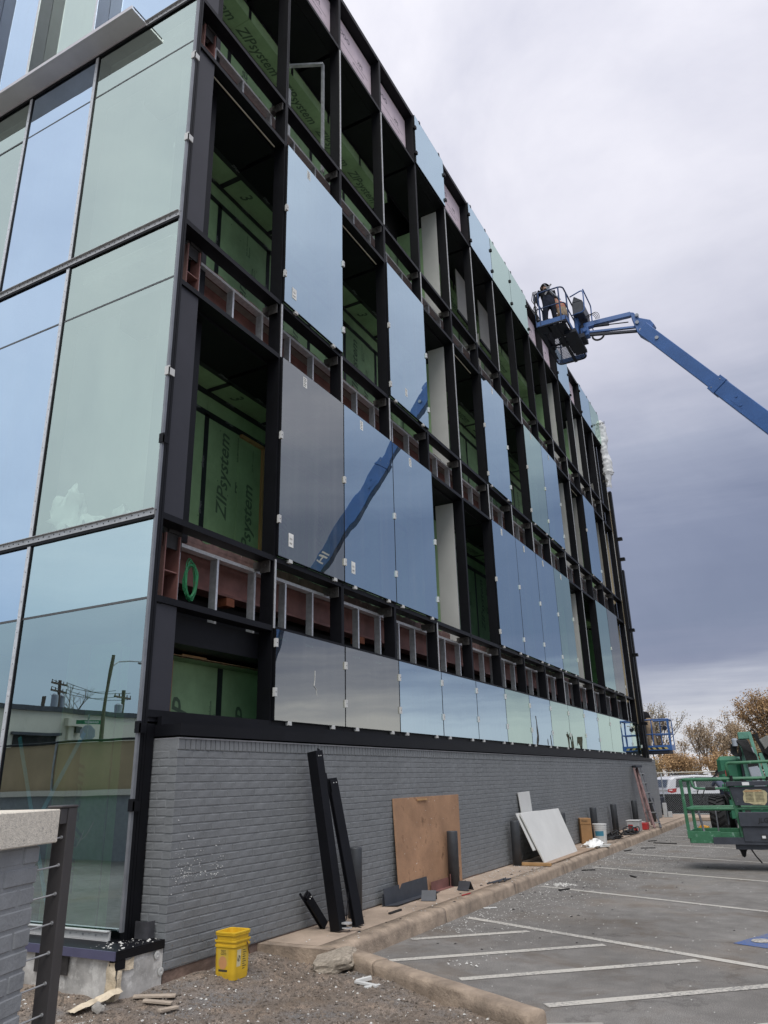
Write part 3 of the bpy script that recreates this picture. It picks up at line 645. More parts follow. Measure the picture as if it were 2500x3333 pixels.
# --- glass units
CLIPM = MB().box((0, -.022, -.048), (.024, .022, .048)); CLIPM.box((-.02, -.006, -.048), (.0, .006, .048)); CLIPM.tube([(.0235, 0, 0), (.0262, 0, 0)], .006, 6, mi=1)
CLIPW = CLIPM.mesh('setting_clip', [WHITEP, DARK]); CLIPD = MB().box((-.03, -.03, -.02), (.034, .03, .022)).box((.0, -.03, -.05), (.034, .03, -.02)).mesh('setting_clip', BLACK)
CLIPB = MB().box((-.004, -.032, -.022), (.034, .032, .022)).box((.034, -.032, -.022), (.038, .032, .010)).mesh('setting_clip', WHITEP)
GM = {'b': G_BLUE, 'g': G_GREY, 'n': G_GREEN}
for (k, li), c in sorted(GL.items()):
    z0, z1 = LV[li]; z0 += .010; z1 -= .010
    if li == 0: z0 = G0+.005
    y0, y1 = my(k-1)+.013, my(k)-.013
    # each unit sits very slightly out of true, as set glass does
    tl = rng.uniform(-.002, .002); tw = rng.uniform(-.0015, .0015)
    mb = MB(); vs = []
    for x in (.004, .030):
        vs += [(x+tl, y0, z0), (x+tl+tw, y1, z0), (x-tl+tw, y1, z1), (x-tl, y0, z1)]
    mb.add(vs, [(0, 3, 2, 1), (4, 5, 6, 7), (0, 1, 5, 4), (1, 2, 6, 5), (2, 3, 7, 6), (3, 0, 4, 7)])
    pane = part('glass_pane', mb, GM[c], bld)
    part('edge_seal', MB().box((.002, y0-.008, z0), (.0285, y0-.001, z1)).box((.002, y1+.001, z0), (.0285, y1+.008, z1)).box((.002, y0, z0-.008), (.0285, y1, z0-.001)).box((.002, y0, z1+.001), (.0285, y1, z1+.008)), BLACK, pane)
    fr = [.30, .80] if li == 0 else ([.12, .55] if li != 8 else [.15, .72])
    ed = [my(k-1)] + ([my(k)] if (k+1, li) not in GL else [])
    for y in ed:
        for q in fr:
            if k <= 11 or rng.random() < .6:
                cl = inst('setting_clip', CLIPD if li == 8 else CLIPW, pane, (.030, y, z0+(z1-z0)*(q+rng.uniform(-.05, .05))))
    for q in (.16, .84):
        if li in (0, 2, 4): inst('setting_clip', CLIPB, pane, (.0, y0+(y1-y0)*(q+rng.uniform(-.04, .04)), z0-.022))
        if li == 8: inst('setting_clip', CLIPD, pane, (.0, y0+(y1-y0)*(q+rng.uniform(-.04, .04)), z1+.03))
    if li == 0 and k == 2:
        part('chalk_smear', MB().tube([(.0305+abs(tl)*2, y0+.80, z0+.62), (.031+abs(tl)*2, y0+.795, z0+.50), (.031+abs(tl)*2, y0+.78, z0+.44), (.031+abs(tl)*2, y0+.83, z0+.40), (.0305+abs(tl)*2, y0+.84, z0+.33)], .004, 5), WHITEP, pane)
    if li in (2, 4) and k <= 10:
        yy = y0+(y1-y0)*rng.uniform(.3, .45); zz = (z1-.20) if k != 4 or li != 4 else z0+.25
        st = part('sticker', MB().box((.0305+abs(tl), yy, zz), (.0318+abs(tl), yy+.085, zz+.15)), mat('sticker_paper', (.78, .78, .74), .7) if 'sticker_paper' not in MATS else MATS['sticker_paper'], pane)
        mb = MB()
        for q in range(5): mb.box((.0318+abs(tl), yy+.012, zz+.02+q*.026), (.0321+abs(tl), yy+.035+.035*rng.random(), zz+.03+q*.026))
        part('sticker_print', mb, INKD, pane)
    if li == 2 and k in (2, 3) or li == 4 and k == 2:
        yy = y0+.17 if k != 2 or li == 4 else y0+.20
        part('sticker', MB().box((.0305+abs(tl), yy, z0+.16), (.0318+abs(tl), yy+.10, z0+.33)), MATS['sticker_paper'], pane)
        mb = MB()
        for (s, q) in (('PRP', .19), ('IGU', .25)): put_text(mb, s, (.0322+abs(tl), yy+.02, z0+q), (0, 1, 0), (0, 0, 1), .034)
        part('sticker_print', mb, INKD, pane)
# --- green sheathing, tape and soffits behind the frame
def board(y0, y1, z0, z1, x=BACK, txt=True, var=0):
    b = part('sheathing_board', MB().box((x-.011, y0+.002, z0), (x, y1-.002, z1)), ZIP, bld)
    if not txt: return b
    mb = MB(); yc = (y0+y1)/2; X = x+.0015; h = z1-z0
    r_, u_ = (0, 0, 1), (0, -1, 0)
    put_text(mb, 'ZIPsystem', (X, yc+.08+var*.2, z0+.10), r_, u_, .31, .28)
    put_text(mb, 'ZIPsystem', (X, yc-.33+var*.2, z0+.95), r_, u_, .30, .28) if var and h > 2 else None
    put_text(mb, 'YEAR SYSTEM', (X, yc+.24, z0+h*.60), r_, u_, .055); put_text(mb, 'LIMITED WARRANTY', (X, yc+.29, z0+h*.60), r_, u_, .035)
    mb.add([(X, yc+.19, z0+h*.60+.0), (X, yc+.19, z0+h*.60+.16), (X, yc+.04, z0+h*.60+.16), (X, yc+.04, z0+h*.60)], [(0, 1, 2, 3)])
    put_text(mb, 'Join the revolution', (X, yc+.08, z0+h*.80), r_, u_, .050); put_text(mb, '#zipsystem', (X, yc+.14, z0+h*.80), r_, u_, .045)
    for q in range(16): mb.add([(X, yc+.55-.22*(q % 5)+sy*.008, z0+.12+.15*q+sz*.008) for sy, sz in ((-1, -1), (1, -1), (1, 1), (-1, 1))], [(0, 1, 2, 3)]) if z0+.12+.15*q < z1 else None
    part('lettering', mb, ZINK, b)
    mb = MB(); put_text(mb, '30', (X+.002, yc+.17, z0+h*.60+.015), r_, u_, .16); part('lettering', mb, ZIP, b)
    return b
def tape(a, b, w=.095, nrm='x', txt=True):
    a, b = Vector(a), Vector(b); mb = MB()
    n = Vector((1, 0, 0)) if nrm == 'x' else Vector((0, 0, -1)); d = (b-a).normalized(); c = d.cross(n)
    N = max(1, int((b-a).length/.25)); vs = []
    for i in range(N+1):
        q = a.lerp(b, i/N)+n*.004; j = .006*MN.noise(q*5); vs += [q+c*(w/2+j), q-c*(w/2-j)]
    mb.add(vs, [(2*i, 2*i+1, 2*i+3, 2*i+2) for i in range(N)]); o = part('seam_tape', mb, ZTAPE, bld)
    if txt and (b-a).length > .5:
        mb = MB(); L = (b-a).length; x = .12
        while x < L-.35: put_text(mb, 'ZIPtape', a+d*x+n*.006-c*.02, tuple(d), tuple(c if nrm == 'x' and c.z > 0 else -c), .055); x += .62+.2*random.random()
        part('lettering', mb, mat('tape_print', (.20, .21, .22), .7) if 'tape_print' not in MATS else MATS['tape_print'], o)
for (zb, zt, fl) in ((S0, S1-.07, 2), (T0, T1-.07, 3), (F0, Q0-.03, 4)):
    zt2 = zt-.36 if fl != 4 else 13.60
    y = .42; i = 0
    while y < YE-.3:
        y1 = min(y+1.22, YE-.1); sh = (.35 if fl == 3 else 0)
        board(y, y1, zb-.1, zt2, txt=(y < 19), var=(i+fl) % 2)
        if fl != 4: board(y+sh, min(y1+sh, YE-.1), zt2+.002, zt, txt=False)
        tape((BACK, y1, zb), (BACK, y1, zt2), .09, txt=(y < 12)); y = y1; i += 1
    tape((BACK, .45, zt2), (BACK, YE-.2, zt2), .10)
    if fl != 4:
        tape((BACK, .45, zt-.05), (BACK, YE-.2, zt-.05), .09)
        y = .42; i = 0
        while y < YE-.3:
            y1 = min(y+1.22, YE-.1); b = part('soffit_panel', MB().box((BACK-.005, y+.002, zt), (-.90, y1-.002, zt+.011)), ZIP, bld)
            if y < 14:
                mb = MB(); put_text(mb, ('ZIP', '3', 'system')[i % 3], (-1.20, y+.3, zt-.002), (0, 1, 0), (1, 0, 0), .26, .28); part('lettering', mb, ZINK, b)
            tape((BACK, y1, zt), (-.9, y1, zt), .09, 'z', False); y = y1; i += 1
        tape((-.91, .45, zt), (-.91, YE-.2, zt), .08, 'z')
    else:
        y = .42
        while y < YE-.3:
            y1 = min(y+1.22, YE-.1)
            if not (6.05 < y+.6 < 7.6):
                b = part('bulkhead_board', MB().box((-.91, y+.002, 13.60), (-.90, y1-.002, zt)).box((BACK-.005, y+.002, 13.60), (-.912, y1-.002, 13.61)), ZIP, bld)
                if y < 14:
                    mb = MB(); put_text(mb, 'ZIPsystem', (-1.22, y+.02, 13.597), (0, 1, 0), (1, 0, 0), .25, .28); part('lettering', mb, ZINK, b)
            tape((-.9, y1, 13.6), (-.9, y1, zt), .07, 'x', False); y = y1
        tape((-.9, .45, zt-.02), (-.9, YE-.2, zt-.02), .06)
    for k in range(1, NB+1):
        part('soffit_liner', MB().box((-.895, my(k-1)+(.034 if k > 1 else .0), zt+.001), (-.19, my(k)-.034, zt+.16)), BLACKF if False else BLACK, bld)
        part('cavity_side_panel', MB().box((-.895, my(k)-.028, zb-.02), (-.192, my(k)+.028, zt)), BLACK, bld) if k in (1, 2) and fl == 9 else None
# wooden frame round an opening on the second floor, thin rods under the third-floor heads
f = part('wood_trim', MB().bar((BACK+.035, 2.33, 6.30), (BACK+.035, 2.86, 6.30), .05, .045).bar((BACK+.035, 2.86, 6.32), (BACK+.035, 2.86, 4.0), .05, .05), WOOD, bld)
part('sheathing_overlay', MB().box((BACK, 2.33, 4.0), (BACK+.012, 2.95, 6.30)), ZIP, bld)
mb = MB()
for z in (4.35,): put_text(mb, 'ZIPsystem', (BACK+.0135, 2.66, z), (0, 0, 1), (0, -1, 0), .30, .28)
put_text(mb, 'Join the revolution', (BACK+.0135, 2.66, 5.85), (0, 0, 1), (0, -1, 0), .045)
part('lettering', mb, ZINK, bld)
for (y0, y1, z, x) in ((.03, 1.40, T1-.09, -.12), (3.2, 4.45, T1-.09, -.12), (7.75, 8.9, T1-.09, -.12), (12.3, 13.5, T1-.09, -.12), (16.9, 18.1, T1-.09, -.12)):
    part('backer_rod', MB().tube([(x, y0, z), (x, y1, z)], .011, 6), mat('buff_rod', (.42, .38, .29), .6) if 'buff_rod' not in MATS else MATS['buff_rod'], bld)
# pale partition returns seen end-on in some bays
PART = [(5, 2, DRYW), (5, 4, DRYW), (5, 6, DRYW), (11, 2, DRYW), (11, 4, DRYW), (11, 6, DRYW), (12, 4, GREYW), (14, 2, TANW), (15, 2, TANW), (14, 4, GREYW), (15, 4, TANW), (8, 6, GREYW), (12, 6, GREYW), (13, 6, DRYW), (14, 6, GREYW), (15, 6, GREYW), (7, 6, GREYW)]
for k, li, m in PART:
    z0, z1 = LV[li]; y = my(k)-.07
    if li == 6 and k in (7, 8, 12, 14, 15):
        part('partition_panel', MB().box((-.62, my(k-1)+.5, z0+1.35), (-.60, y+.03, z1-.10)), m, bld)
        part('metal_track', MB().box((-.60, my(k-1)+.4, z0+1.27), (-.56, y+.03, z0+1.345)), BLACK, bld)
        part('partition_panel', MB().box((-.9, y-.012, z0-.02), (-.45, y, z0+1.2)), m, bld)
    else:
        part('partition_panel', MB().box((-.56, y-.014, z0-.12), (-.19, y, z1-.10)), m, bld)
        part('return_panel', MB().box((-1.2, y-.012, z0-.12), (-.562, y, z1-.4)), ZIP, bld)
        part('sill_board', MB().box((-.5, my(k-1)+.15, z0-.09), (-.42, y-.1, z0-.065)), m, bld)
for k, li in ((6, 2), (12, 2), (6, 4), (8, 4)):
    for q in range(4 if li == 2 else 2):
        part('steel_stud', MB().box((-.75, my(k-1)+.35+q*.24, LV[li][0]-.1), (-.66, my(k-1)+.353+q*.24, LV[li][1]-.35)).box((-.663, my(k-1)+.35+q*.24, LV[li][0]-.1), (-.66, my(k-1)+.385+q*.24, LV[li][1]-.35)), GALV, bld)
# bay at the second mullion, fourth floor: half-built metal frame
mb = MB()
for (a, b) in (((-.75, 2.45, 11.1), (-.75, 2.45, 13.3)), ((-.25, 2.88, 11.1), (-.25, 2.88, 13.5)), ((-.75, 2.45, 13.3), (-.25, 2.88, 13.5)), ((-.70, 2.52, 11.1), (-.70, 2.52, 12.8))): mb.bar(a, b, .06, .035)
part('loose_metal_frame', mb, GALV, bld)
# infill panel and post at the glass corner
for z0, z1 in ((G0-.1, G1-.035), (S0, S1-.035), (T0, T1-.035), (F0, Q0-.035), (Q0+.035, Q1)):
    part('infill_panel', MB().box((-.30, -.305, z0), (-.03, -.015, z1)), BLACKF, bld)
part('infill_panel', MB().box((-.30, -.305, .30), (-.005, -.215, G0-.12)).box((-.30, -.21, .30), (-.025, -.19, G0-.12)), BLACK, bld)
part('corner_post', MB().box((-.05, -.380, .34), (-.002, -.345, Q1)).box((-.05, -.338, .34), (-.004, -.310, Q1)).box((-.05, -.345, .34), (-.015, -.338, Q1)), BLACK, bld)
part('corner_trim', MB().box((-.030, -.412, .46), (-.002, -.383, Q1)), mat('grey_edge_trim', (.22, .23, .25), .4, .4), bld)
for z, kx in ((10.05, 0), (8.75, 0), (5.62, 0), (4.85, 1), (2.06, 1), (1.42, 1)):
    part('setting_clip', MB().box((-.035, -.425, z-.05), (.030, -.415, z+.05)).box((.020, -.425, z-.05), (.030, -.345, z+.03)), WHITEP if not kx else BLACK, bld)
# --- parapet foam boards
for k in range(2, NB+1):
    if (k, 8) in GL: continue
    b = part('insulation_board', MB().box((-.24, my(k-1)+.035, Q0+.03), (-.19, my(k)-.035, Q1-.1)), PINK, bld)
    y0 = my(k-1)+.06; X = -.1885; r_, u_ = (0, 1, 0), (0, 0, 1); mb = MB()
    for z in (14.42, 14.33, 14.62): mb.box((X-.001, y0+.14, z), (X, y0+1.30, z+.007))
    for z, h in ((14.9, .1), (14.46, .045), (14.25, .03)): put_text(mb, 'OOO' if h > .09 else 'R-VALUE TYPE IV 25 PSI', (X, y0+.24, z-.1), r_, u_, h*1.5 if h > .09 else h)
    put_text(mb, 'XPS INSULATION', (X, y0+.72, 14.50), r_, u_, .055); put_text(mb, 'XPS', (X, y0+.90, 14.68), r_, u_, .12)
    mb.box((X-.001, y0+.18, 14.17), (X, y0+.30, 14.24)); mb.box((X-.001, y0+.04, 14.1), (X, y0+.046, 15.0))
    part('lettering', mb, PINKINK, b)
part('insulation_board', MB().box((-.24, -.30, Q0+.03), (-.19, my(1)-.035, Q1-.1)), PINK, bld)
# --- ground-floor bay without glass and the band behind the low windows
part('soffit_liner', MB().box((-.74, -.0, 2.90), (-.19, YE-.1, 3.18)), BLACK, bld)
b = part('sheathing_board', MB().box((-.752, .3, 1.9), (-.74, 1.46, 2.84)), ZIP, bld); b2 = part('sheathing_board', MB().box((-.752, 1.55, 1.9), (-.74, 2.6, 2.84)), ZIP, bld)
mb = MB(); put_text(mb, 'ZIP', (-.738, .98, 1.97), (0, 0, 1), (0, -1, 0), .32, .28); put_text(mb, 'Join the revolution', (-.738, 1.38, 2.05), (0, 0, 1), (0, -1, 0), .055); put_text(mb, '#zipsystem', (-.738, 1.45, 2.1), (0, 0, 1), (0, -1, 0), .05); part('lettering', mb, ZINK, b)
mb = MB(); put_text(mb, 'ZIP', (-.738, 2.02, 1.97), (0, 0, 1), (0, -1, 0), .30, .28); part('lettering', mb, ZINK, b2)
part('seam_tape', MB().box((-.74, 1.46, 1.9), (-.735, 1.55, 2.86)), ZTAPE, bld)
part('soffit_panel', MB().box((-.74, .3, 2.84), (-.5, 2.6, 2.852)), ZIP, bld)
mb = MB(); vs = []
for i in range(41):
    y = .40+2.1*i/40; vs += [(-.50, y, 2.86), (-.50, y, 2.845-.012*MN.noise(Vector((y*9, 0, 0)))-.006)]
part('broken_board_edge', MB().add(vs, [(2*i, 2*i+1, 2*i+3, 2*i+2) for i in range(40)]), mat('split_wood', (.40, .27, .15), .9, 0, .3, 20), bld)
part('wood_trim', MB().box((-.735, .64, 1.9), (-.69, .685, 2.84)).box((-.55, .62, 2.853), (-.51, 1.0, 2.88)), WOOD, bld)
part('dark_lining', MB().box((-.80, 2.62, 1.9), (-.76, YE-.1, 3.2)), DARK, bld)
# --- sill flashing on top of the brick wall
part('sill_flashing', MB().box((-.20, -.21, 1.985), (.30, 22.95, 2.085)).box((.01, -.20, 2.086), (.06, 22.9, 2.16)), BLACK, bld)
part('sill_flashing', MB().box((.0, 22.96, 1.97), (.275, 23.66, 2.05)), mat('grey_flashing', (.14, .145, .15), .5), bld)
part('sill_channel', MB().box((-.1, 1.0, 2.087), (-.0, 1.16, 2.12)).box((-.1, 1.0, 2.14), (.0, 1.16, 2.165)).box((-.1, 1.0, 2.12), (-.09, 1.16, 2.14)), BLACK, bld)
# --- south face: glass units, rails, sunshade and fins
GX = [-.033, -1.80, -3.16, -4.52, -5.88, -7.24]; GZ = [.455, 3.225, 4.07, 6.81, 7.64, 10.33, 11.14, 15.2]
YB = -.40
for i in range(5):
    x1, x0 = GX[i]-.006, GX[i+1]+.030
    for j in range(7):
        z0, z1 = GZ[j]+.012, GZ[j+1]-.012
        m = G_BG if j == 0 else (G_B if (i % 2 == 0) else G_BB)
        if j == 1 and i == 0: m = G_BC
        if j == 6: m = G_BB if i % 2 == 0 else G_B
        tl, tw = rng.uniform(-.0025, .0025), rng.uniform(-.0025, .0025)
        vs = [(x0, YB+d_+a, z0) for d_, a in ((0, tl),)]
        vs = []
        for dy in (0, .024):
            vs += [(x0, YB+dy+tl, z0), (x1, YB+dy+tl+tw, z0), (x1, YB+dy-tl+tw, z1), (x0, YB+dy-tl, z1)]
        p = part('glass_pane', MB().add(vs, [(0, 3, 2, 1), (4, 5, 6, 7), (0, 1, 5, 4), (1, 2, 6, 5), (2, 3, 7, 6), (3, 0, 4, 7)]), m, bld)
        if j == 0 and i == 0:
            mb = MB()
            for (a, b) in (((-1.72, .62), (-.72, 2.05)), ((-1.02, .62), (-1.62, 2.05))):
                mb.bar((a[0]+.05, YB+.030, a[1]), (b[0], YB+.030, b[1]), .048, .002, (0, 1, 0))
            part('tape_cross', mb, TAPEB, p)
RAIL = mat('perforated_rail', (.50, .50, .50), .4, .6, .12, 20)
for i in range(1, 6):
    x = GX[i]
    for z0, z1 in ((.43, 4.03), (4.11, 7.60), (7.68, 11.10)):
        part('mullion', MB().box((x-.030, YB+.026, z0), (x+.030, YB+.2, z1)).box((x+.012, YB-.012, z0), (x+.028, YB+.024, z1)), BLACK, bld)
        mb = MB().box((x-.040, YB-.018, z0), (x+.010, YB-.006, z1)).box((x-.040, YB-.006, z0), (x-.034, YB+.02, z1))
        z = z0+.1
        while z < z1: mb.tube([(x-.014, YB-.0182, z), (x-.014, YB-.0195, z)], .005, 6, mi=1); z += .16
        part('face_strip', mb, [SILVER, DARK], bld)
    part('mullion', MB().box((x-.03, YB+.026, 11.18), (x+.03, YB+.2, 15.2)), BLACK, bld)
    part('vertical_fin', MB().box((x+.035, YB-.19, 11.16), (x+.075, YB-.004, 15.2)), mat('fin_purple', (.035, .034, .055), .35, .2) if 'fin_purple' not in MATS else MATS['fin_purple'], bld)
    part('fin_edge', MB().box((x+.034, YB-.202, 11.16), (x+.076, YB-.191, 15.2)), SILVER, bld)
for z, thick in ((3.225, 0), (6.81, 0), (10.33, 0), (4.07, 1), (7.64, 1), (11.14, 1)):
    part('transom', MB().box((-7.2, YB+.026, z-.03), (-.03, YB+.18, z+.03)).box((-7.2, YB-.004, z-.011), (-.031, YB+.024, z+.011)), BLACK if thick else mat('grey_gasket', (.09, .095, .10), .5) if 'grey_gasket' not in MATS or thick else MATS['grey_gasket'], bld)
    if thick:
        mb = MB().box((-7.2, YB-.026, z-.030), (-.02, YB-.012, z+.030)).box((-7.2, YB-.05, z+.030), (-.02, YB-.012, z+.036))
        x = -7.1
        while x < -.05:
            for dx, zz in ((0, -.005), (.07, .008)): mb.tube([(x+dx, YB-.0262, z+zz), (x+dx, YB-.0285, z+zz)], .007, 6, mi=1)
            x += .16
        part('perforated_rail', mb, [RAIL, DARK], bld)
        part('rail_gasket', MB().box((-7.2, YB-.022, z-.058), (-.02, YB-.004, z-.031)), BLACK, bld)
mb = MB().box((-7.2, YB-.26, 11.13), (-.90, YB-.035, 11.16)).box((-7.2, YB-.285, 11.13), (-.90, YB-.261, 11.185)).box((-7.2, YB-.035, 11.11), (-.90, YB-.012, 11.185))
part('sunshade', mb, mat('sunshade_grey', (.62, .60, .62), .45, .3, .06, 3), bld)
mb = MB()
for k in range(5): mb.box((-.955, YB-.26+k*.047, 11.1605), (-.902, YB-.225+k*.047, 11.183))
mb.box((-7.2, YB-.258, 11.184), (-.90, YB-.036, 11.192)); part('sunshade_ribs', mb, BLACK, bld)
# rooms behind the south glass
part('room_wall', MB().box((-7.2, .30, 4.12), (-.33, .34, 15.1)), mat('interior_grey', (.34, .35, .325), .85, 0, .1, 1), bld)
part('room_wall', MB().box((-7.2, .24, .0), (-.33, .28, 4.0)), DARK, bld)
for z in (4.07, 7.64, 11.14): part('room_floor', MB().box((-7.2, YB+.19, z-.2), (-.33, .30, z-.03)), CONC, bld)
for q, x in enumerate((-1.75, -.95)):
    b = part('sheathing_board', MB().box((x, .20, .3), (x+.78 if q == 0 else x+.4, .212, 3.0)), ZIP, bld)
    mb = MB(); put_text(mb, 'ZIPsystem', (x+.42, .1985, .62), (0, 0, 1), (-1, 0, 0), .28, .28); part('lettering', mb, ZINK, b)
part('wood_stud', MB().box((-1.55, .05, .3), (-1.40, .19, 3.0)).box((-.62, .10, .3), (-.50, .19, 3.0)).box((-2.9, .05, .3), (-2.72, .19, 3.0)), WOOD, bld)
part('metal_stud', MB().box((-.55, -.05, 7.70), (-.50, .0, 9.2)).box((-.48, -.06, 9.5), (-.30, -.02, 9.58)).box((-.60, -.05, 9.2), (-.40, .0, 9.28)), WHITEP, bld)
# sill, foundation insulation and foam at the foot of the corner
mb = MB().box((-7.2, YB-.045, .40), (-.10, YB-.030, .47)).box((-7.2, YB-.075, .465), (-.10, YB-.03, .472)).box((-7.2, YB-.06, .395), (-.10, YB-.03, .402)); x = -7
while x < -.12: mb.tube([(x, YB-.0452, .435), (x, YB-.050, .435)], .009, 6, mi=1); mb.tube([(x+.07, YB-.0452, .44), (x+.07, YB-.047, .44)], .005, 6, mi=1); x += .15
part('perforated_rail', mb, [mat('white_rail', (.66, .66, .65), .4, .3, .05, 20), GALV], bld)
part('sill_flashing', MB().box((-7.2, -.735, .338), (.278, -.722, .399)), SILLP, bld)
part('sill_flashing', MB().box((-7.2, -.721, .388), (.276, -.207, .3985)).box((.264, -.721, .336), (.2775, -.207, .3875)).box((-7.2, -.45, .399), (.0, -.36, .402)), BLACK, bld)
part('base_bracket', MB().box((.03, -.30, .402), (.16, -.292, .53)).box((.16, -.30, .402), (.168, -.22, .53)), mat('scuffed_grey_steel', (.10, .10, .11), .4, .5, .3, 6), bld)
vs = []; fs = []; n1_, n2_ = 48, 10
for j in range(n2_+1):
    for i in range(n1_+1):
        x = -3.0+3.262*i/n1_; z = -.08+.416*j/n2_; vs.append((x, -.690+.012*MN.noise(Vector((x*5, z*7, 1))), z))
for j in range(n2_):
    for i in range(n1_): a = j*(n1_+1)+i; fs.append((a, a+1, a+n1_+2, a+n1_+1))
o = len(vs)
for j in range(n2_+1):
    for i in range(15):
        y = -.69+.485*i/14; z = -.08+.416*j/n2_; vs.append((.262+.010*MN.noise(Vector((y*6, z*7, 5)))*(i < 14), y, z))
for j in range(n2_):
    for i in range(14): a = o+j*15+i; fs.append((a, a+1, a+16, a+15))
part('foundation_insulation', MB().add(vs, fs), FOIL, bld, smooth=True)
part('foundation_core', MB().box((-7.2, -.67, -.1), (.245, -.208, .335)), CONC, bld)
for (y, z) in ((-.281, .300), (-.228, .175)):
    part('fixing_washer', MB().lathe((.271, y, z), [(.030, 0), (.030, .004), (.012, .006), (.009, .003), (0, .003)], 14, ax=(Vector((0, 1, 0)), Vector((0, 0, 1)), Vector((1, 0, 0)))), mat('washer_grey', (.50, .50, .48), .5) if 'washer_grey' not in MATS else MATS['washer_grey'], bld)
part('sealant_patch', MB().box((-.62, -.712, .20), (-.24, -.703, .335)), mat('black_sealant', (.03, .028, .028), .5, 0, .4, 9, .5, 30), bld)
vs, fs = crumple(6, 16, lambda u, v: (.17+.10*u+.02*v*u, -.700-.020*math.sin(u*3.1), .325-.27*v), .018, 3, 11)
part('spray_foam', MB().add(vs, fs), FOAMC, bld, smooth=True)
vs, fs = crumple(6, 12, lambda u, v: (.268+.012*math.sin(v*3), -.69+.055*u*(1-.4*v), .32-.26*v), .014, 8, 11)
part('spray_foam', MB().add(vs, fs), FOAMC, bld, smooth=True)
vs, fs = crumple(7, 5, lambda u, v: (.270, -.64+.12*u, .325-.07*v), .014, 12, 11)
part('spray_foam', MB().add(vs, fs), FOAMC, bld, smooth=True)
part('corner_block', MB().box((.20, -.705, .27), (.279, -.62, .334)), BLACK, bld)
chips('mortar_scraps', [(rng.uniform(-.05, .27), rng.uniform(-.70, -.22), .402) for k in range(60)], (.003, .02), CHIPW, parent=bld)
part('cavity_side_panel', MB().box((-.332, .0, 4.0), (-.302, .36, 15.0)), BLACK, bld)
# --- far end of the building: corner fins, stepped side profiles
for (x, y, z0, z1, w, m) in ((.06, 23.05, 2.05, 12.0, .09, BLACK), (-.05, 22.98, 2.05, 12.0, .08, TANW), (.17, 23.0, 2.10, 8.8, .05, BLACK)):
    part('corner_fin', MB().box((x-w/2, y-.05, z0), (x+w/2, y+.16, z1)), m, bld)
for z in (5.6, 6.5, 9.2, 10.0, 3.2): part('fin_bracket', MB().box((.10, 23.02, z), (.28, 23.2, z+.10)), BLACK, bld)
part('north_wall', MB().box((-9, YE-.04, 0), (-.2, YE+.02, 15)), DARK, bld)
# ------------------------------------------------------------------ bollards
BOLL = mat('dark_grey_bollard_paint', (.042, .046, .052), .5, 0, .14, 8, .1, 60, col2=(.12, .12, .12), c2=(.70, .74), c2scale=18)
bm_ = MB().lathe((0, 0, 0), [(0, 0), (.078, 0), (.078, .70), (.074, .712), (.0, .716)], 20).mesh('bollard', BOLL, smooth=False)
for p in bm_.polygons: p.use_smooth = abs(p.normal.z) < .5
for y, lab in ((2.62, 'short dark grey bollard behind the leaning black metal channels'), (5.36, 'dark grey bollard standing in front of the brown plywood sheet'), (8.07, 'dark grey bollard at the near edge of the big white board'),
               (10.95, 'dark grey bollard mostly hidden behind the big white board'), (13.6, 'dark grey bollard behind the cardboard box and white pail'), (15.75, 'dark grey bollard rising out of the black hose heap'),
               (18.42, 'dark grey bollard between the tool case and the folded ladder'), (21.15, 'farthest dark grey bollard, on the far side of the folded ladder')):
    o = bpy.data.objects.new('bollard', bm_); o.location = (.42, y-.04, ZS-.003); link(o); tag(o, lab, 'bollard', 'bollards along the brick wall')
    o.rotation_euler = (R(rng.uniform(-.8, .8)), R(rng.uniform(-.8, .8)), rng.uniform(0, 6))
# ------------------------------------------------------------------ black metal channels leaning on the wall
def channel(label, foot, top, w, d, half=0, group='black channels leaning on the wall', roll=0):
    foot, top = Vector(foot), Vector(top); a = (top-foot); L = a.length; a.normalize()
    x = Vector((1, 0, 0)); x = (x-a*x.dot(a)).normalized(); y = a.cross(x)     # x: outwards, y: along the wall
    q = Matrix.Rotation(roll, 3, a); x = q @ x; y = q @ y
    r = thing('metal_channel', label, 'metal profile', tuple(foot), group)
    def b(mb, x0, x1, y0, y1, z0, z1, mi=0):
        vs = [foot+x*X+y*Y+a*Z for Z in (z0, z1) for X, Y in ((x0, y0), (x1, y0), (x1, y1), (x0, y1))]
        return mb.add(vs, [(0, 3, 2, 1), (4, 5, 6, 7), (0, 1, 5, 4), (1, 2, 6, 5), (2, 3, 7, 6), (3, 0, 4, 7)], mi)
    if not half:
        part('channel_body', b(b(b(b(MB(), 0, d, 0, .004, 0, L), 0, .004, 0, w, 0, L), d-.004, d, 0, w, 0, L), 0, d, w-.004, w, .05, L*.97), BLACK, r, bevel=.0015)
        part('screw_flange', b(b(MB(), d*.4, d*.48, w, w+.016, .12, L+.03), d*.52, d*.56, w, w+.02, .12, L+.02), BLACK, r)
    else:
        part('channel_body', b(b(MB(), 0, .018, 0, w, 0, L), .03, .045, 0, w*.85, -.0, L*.98), BLACK, r, bevel=.0015)
        part('screw_flange', b(b(b(MB(), .002, .012, -.022, -.002, .0, L+.06), .018, .030, .01, .03, 0, L*.99), .030, .05, -.016, -.004, 0, L*.9), BLACK, r)
    mb = MB(); X = d if not half else .045
    for k in range(2): b(mb, X, X+.003, w*(.3+.3*k), w*(.3+.3*k)+.010, L-.06, L-.05)
    for k in range(5): b(mb, X, X+.002, w*(.2+.6*random.random()), w*(.2+.6*random.random())+.012, L*random.random()*.9, L*random.random()*.9+.012) if False else None
    part('screw', mb, WHITEP, r); return r, (x, y, a)
r, ax = channel('tallest black metal channel leaning on the brick wall', (.60, 1.78, ZS), (.36, 1.69, 1.87), .115, .125, roll=R(-8))
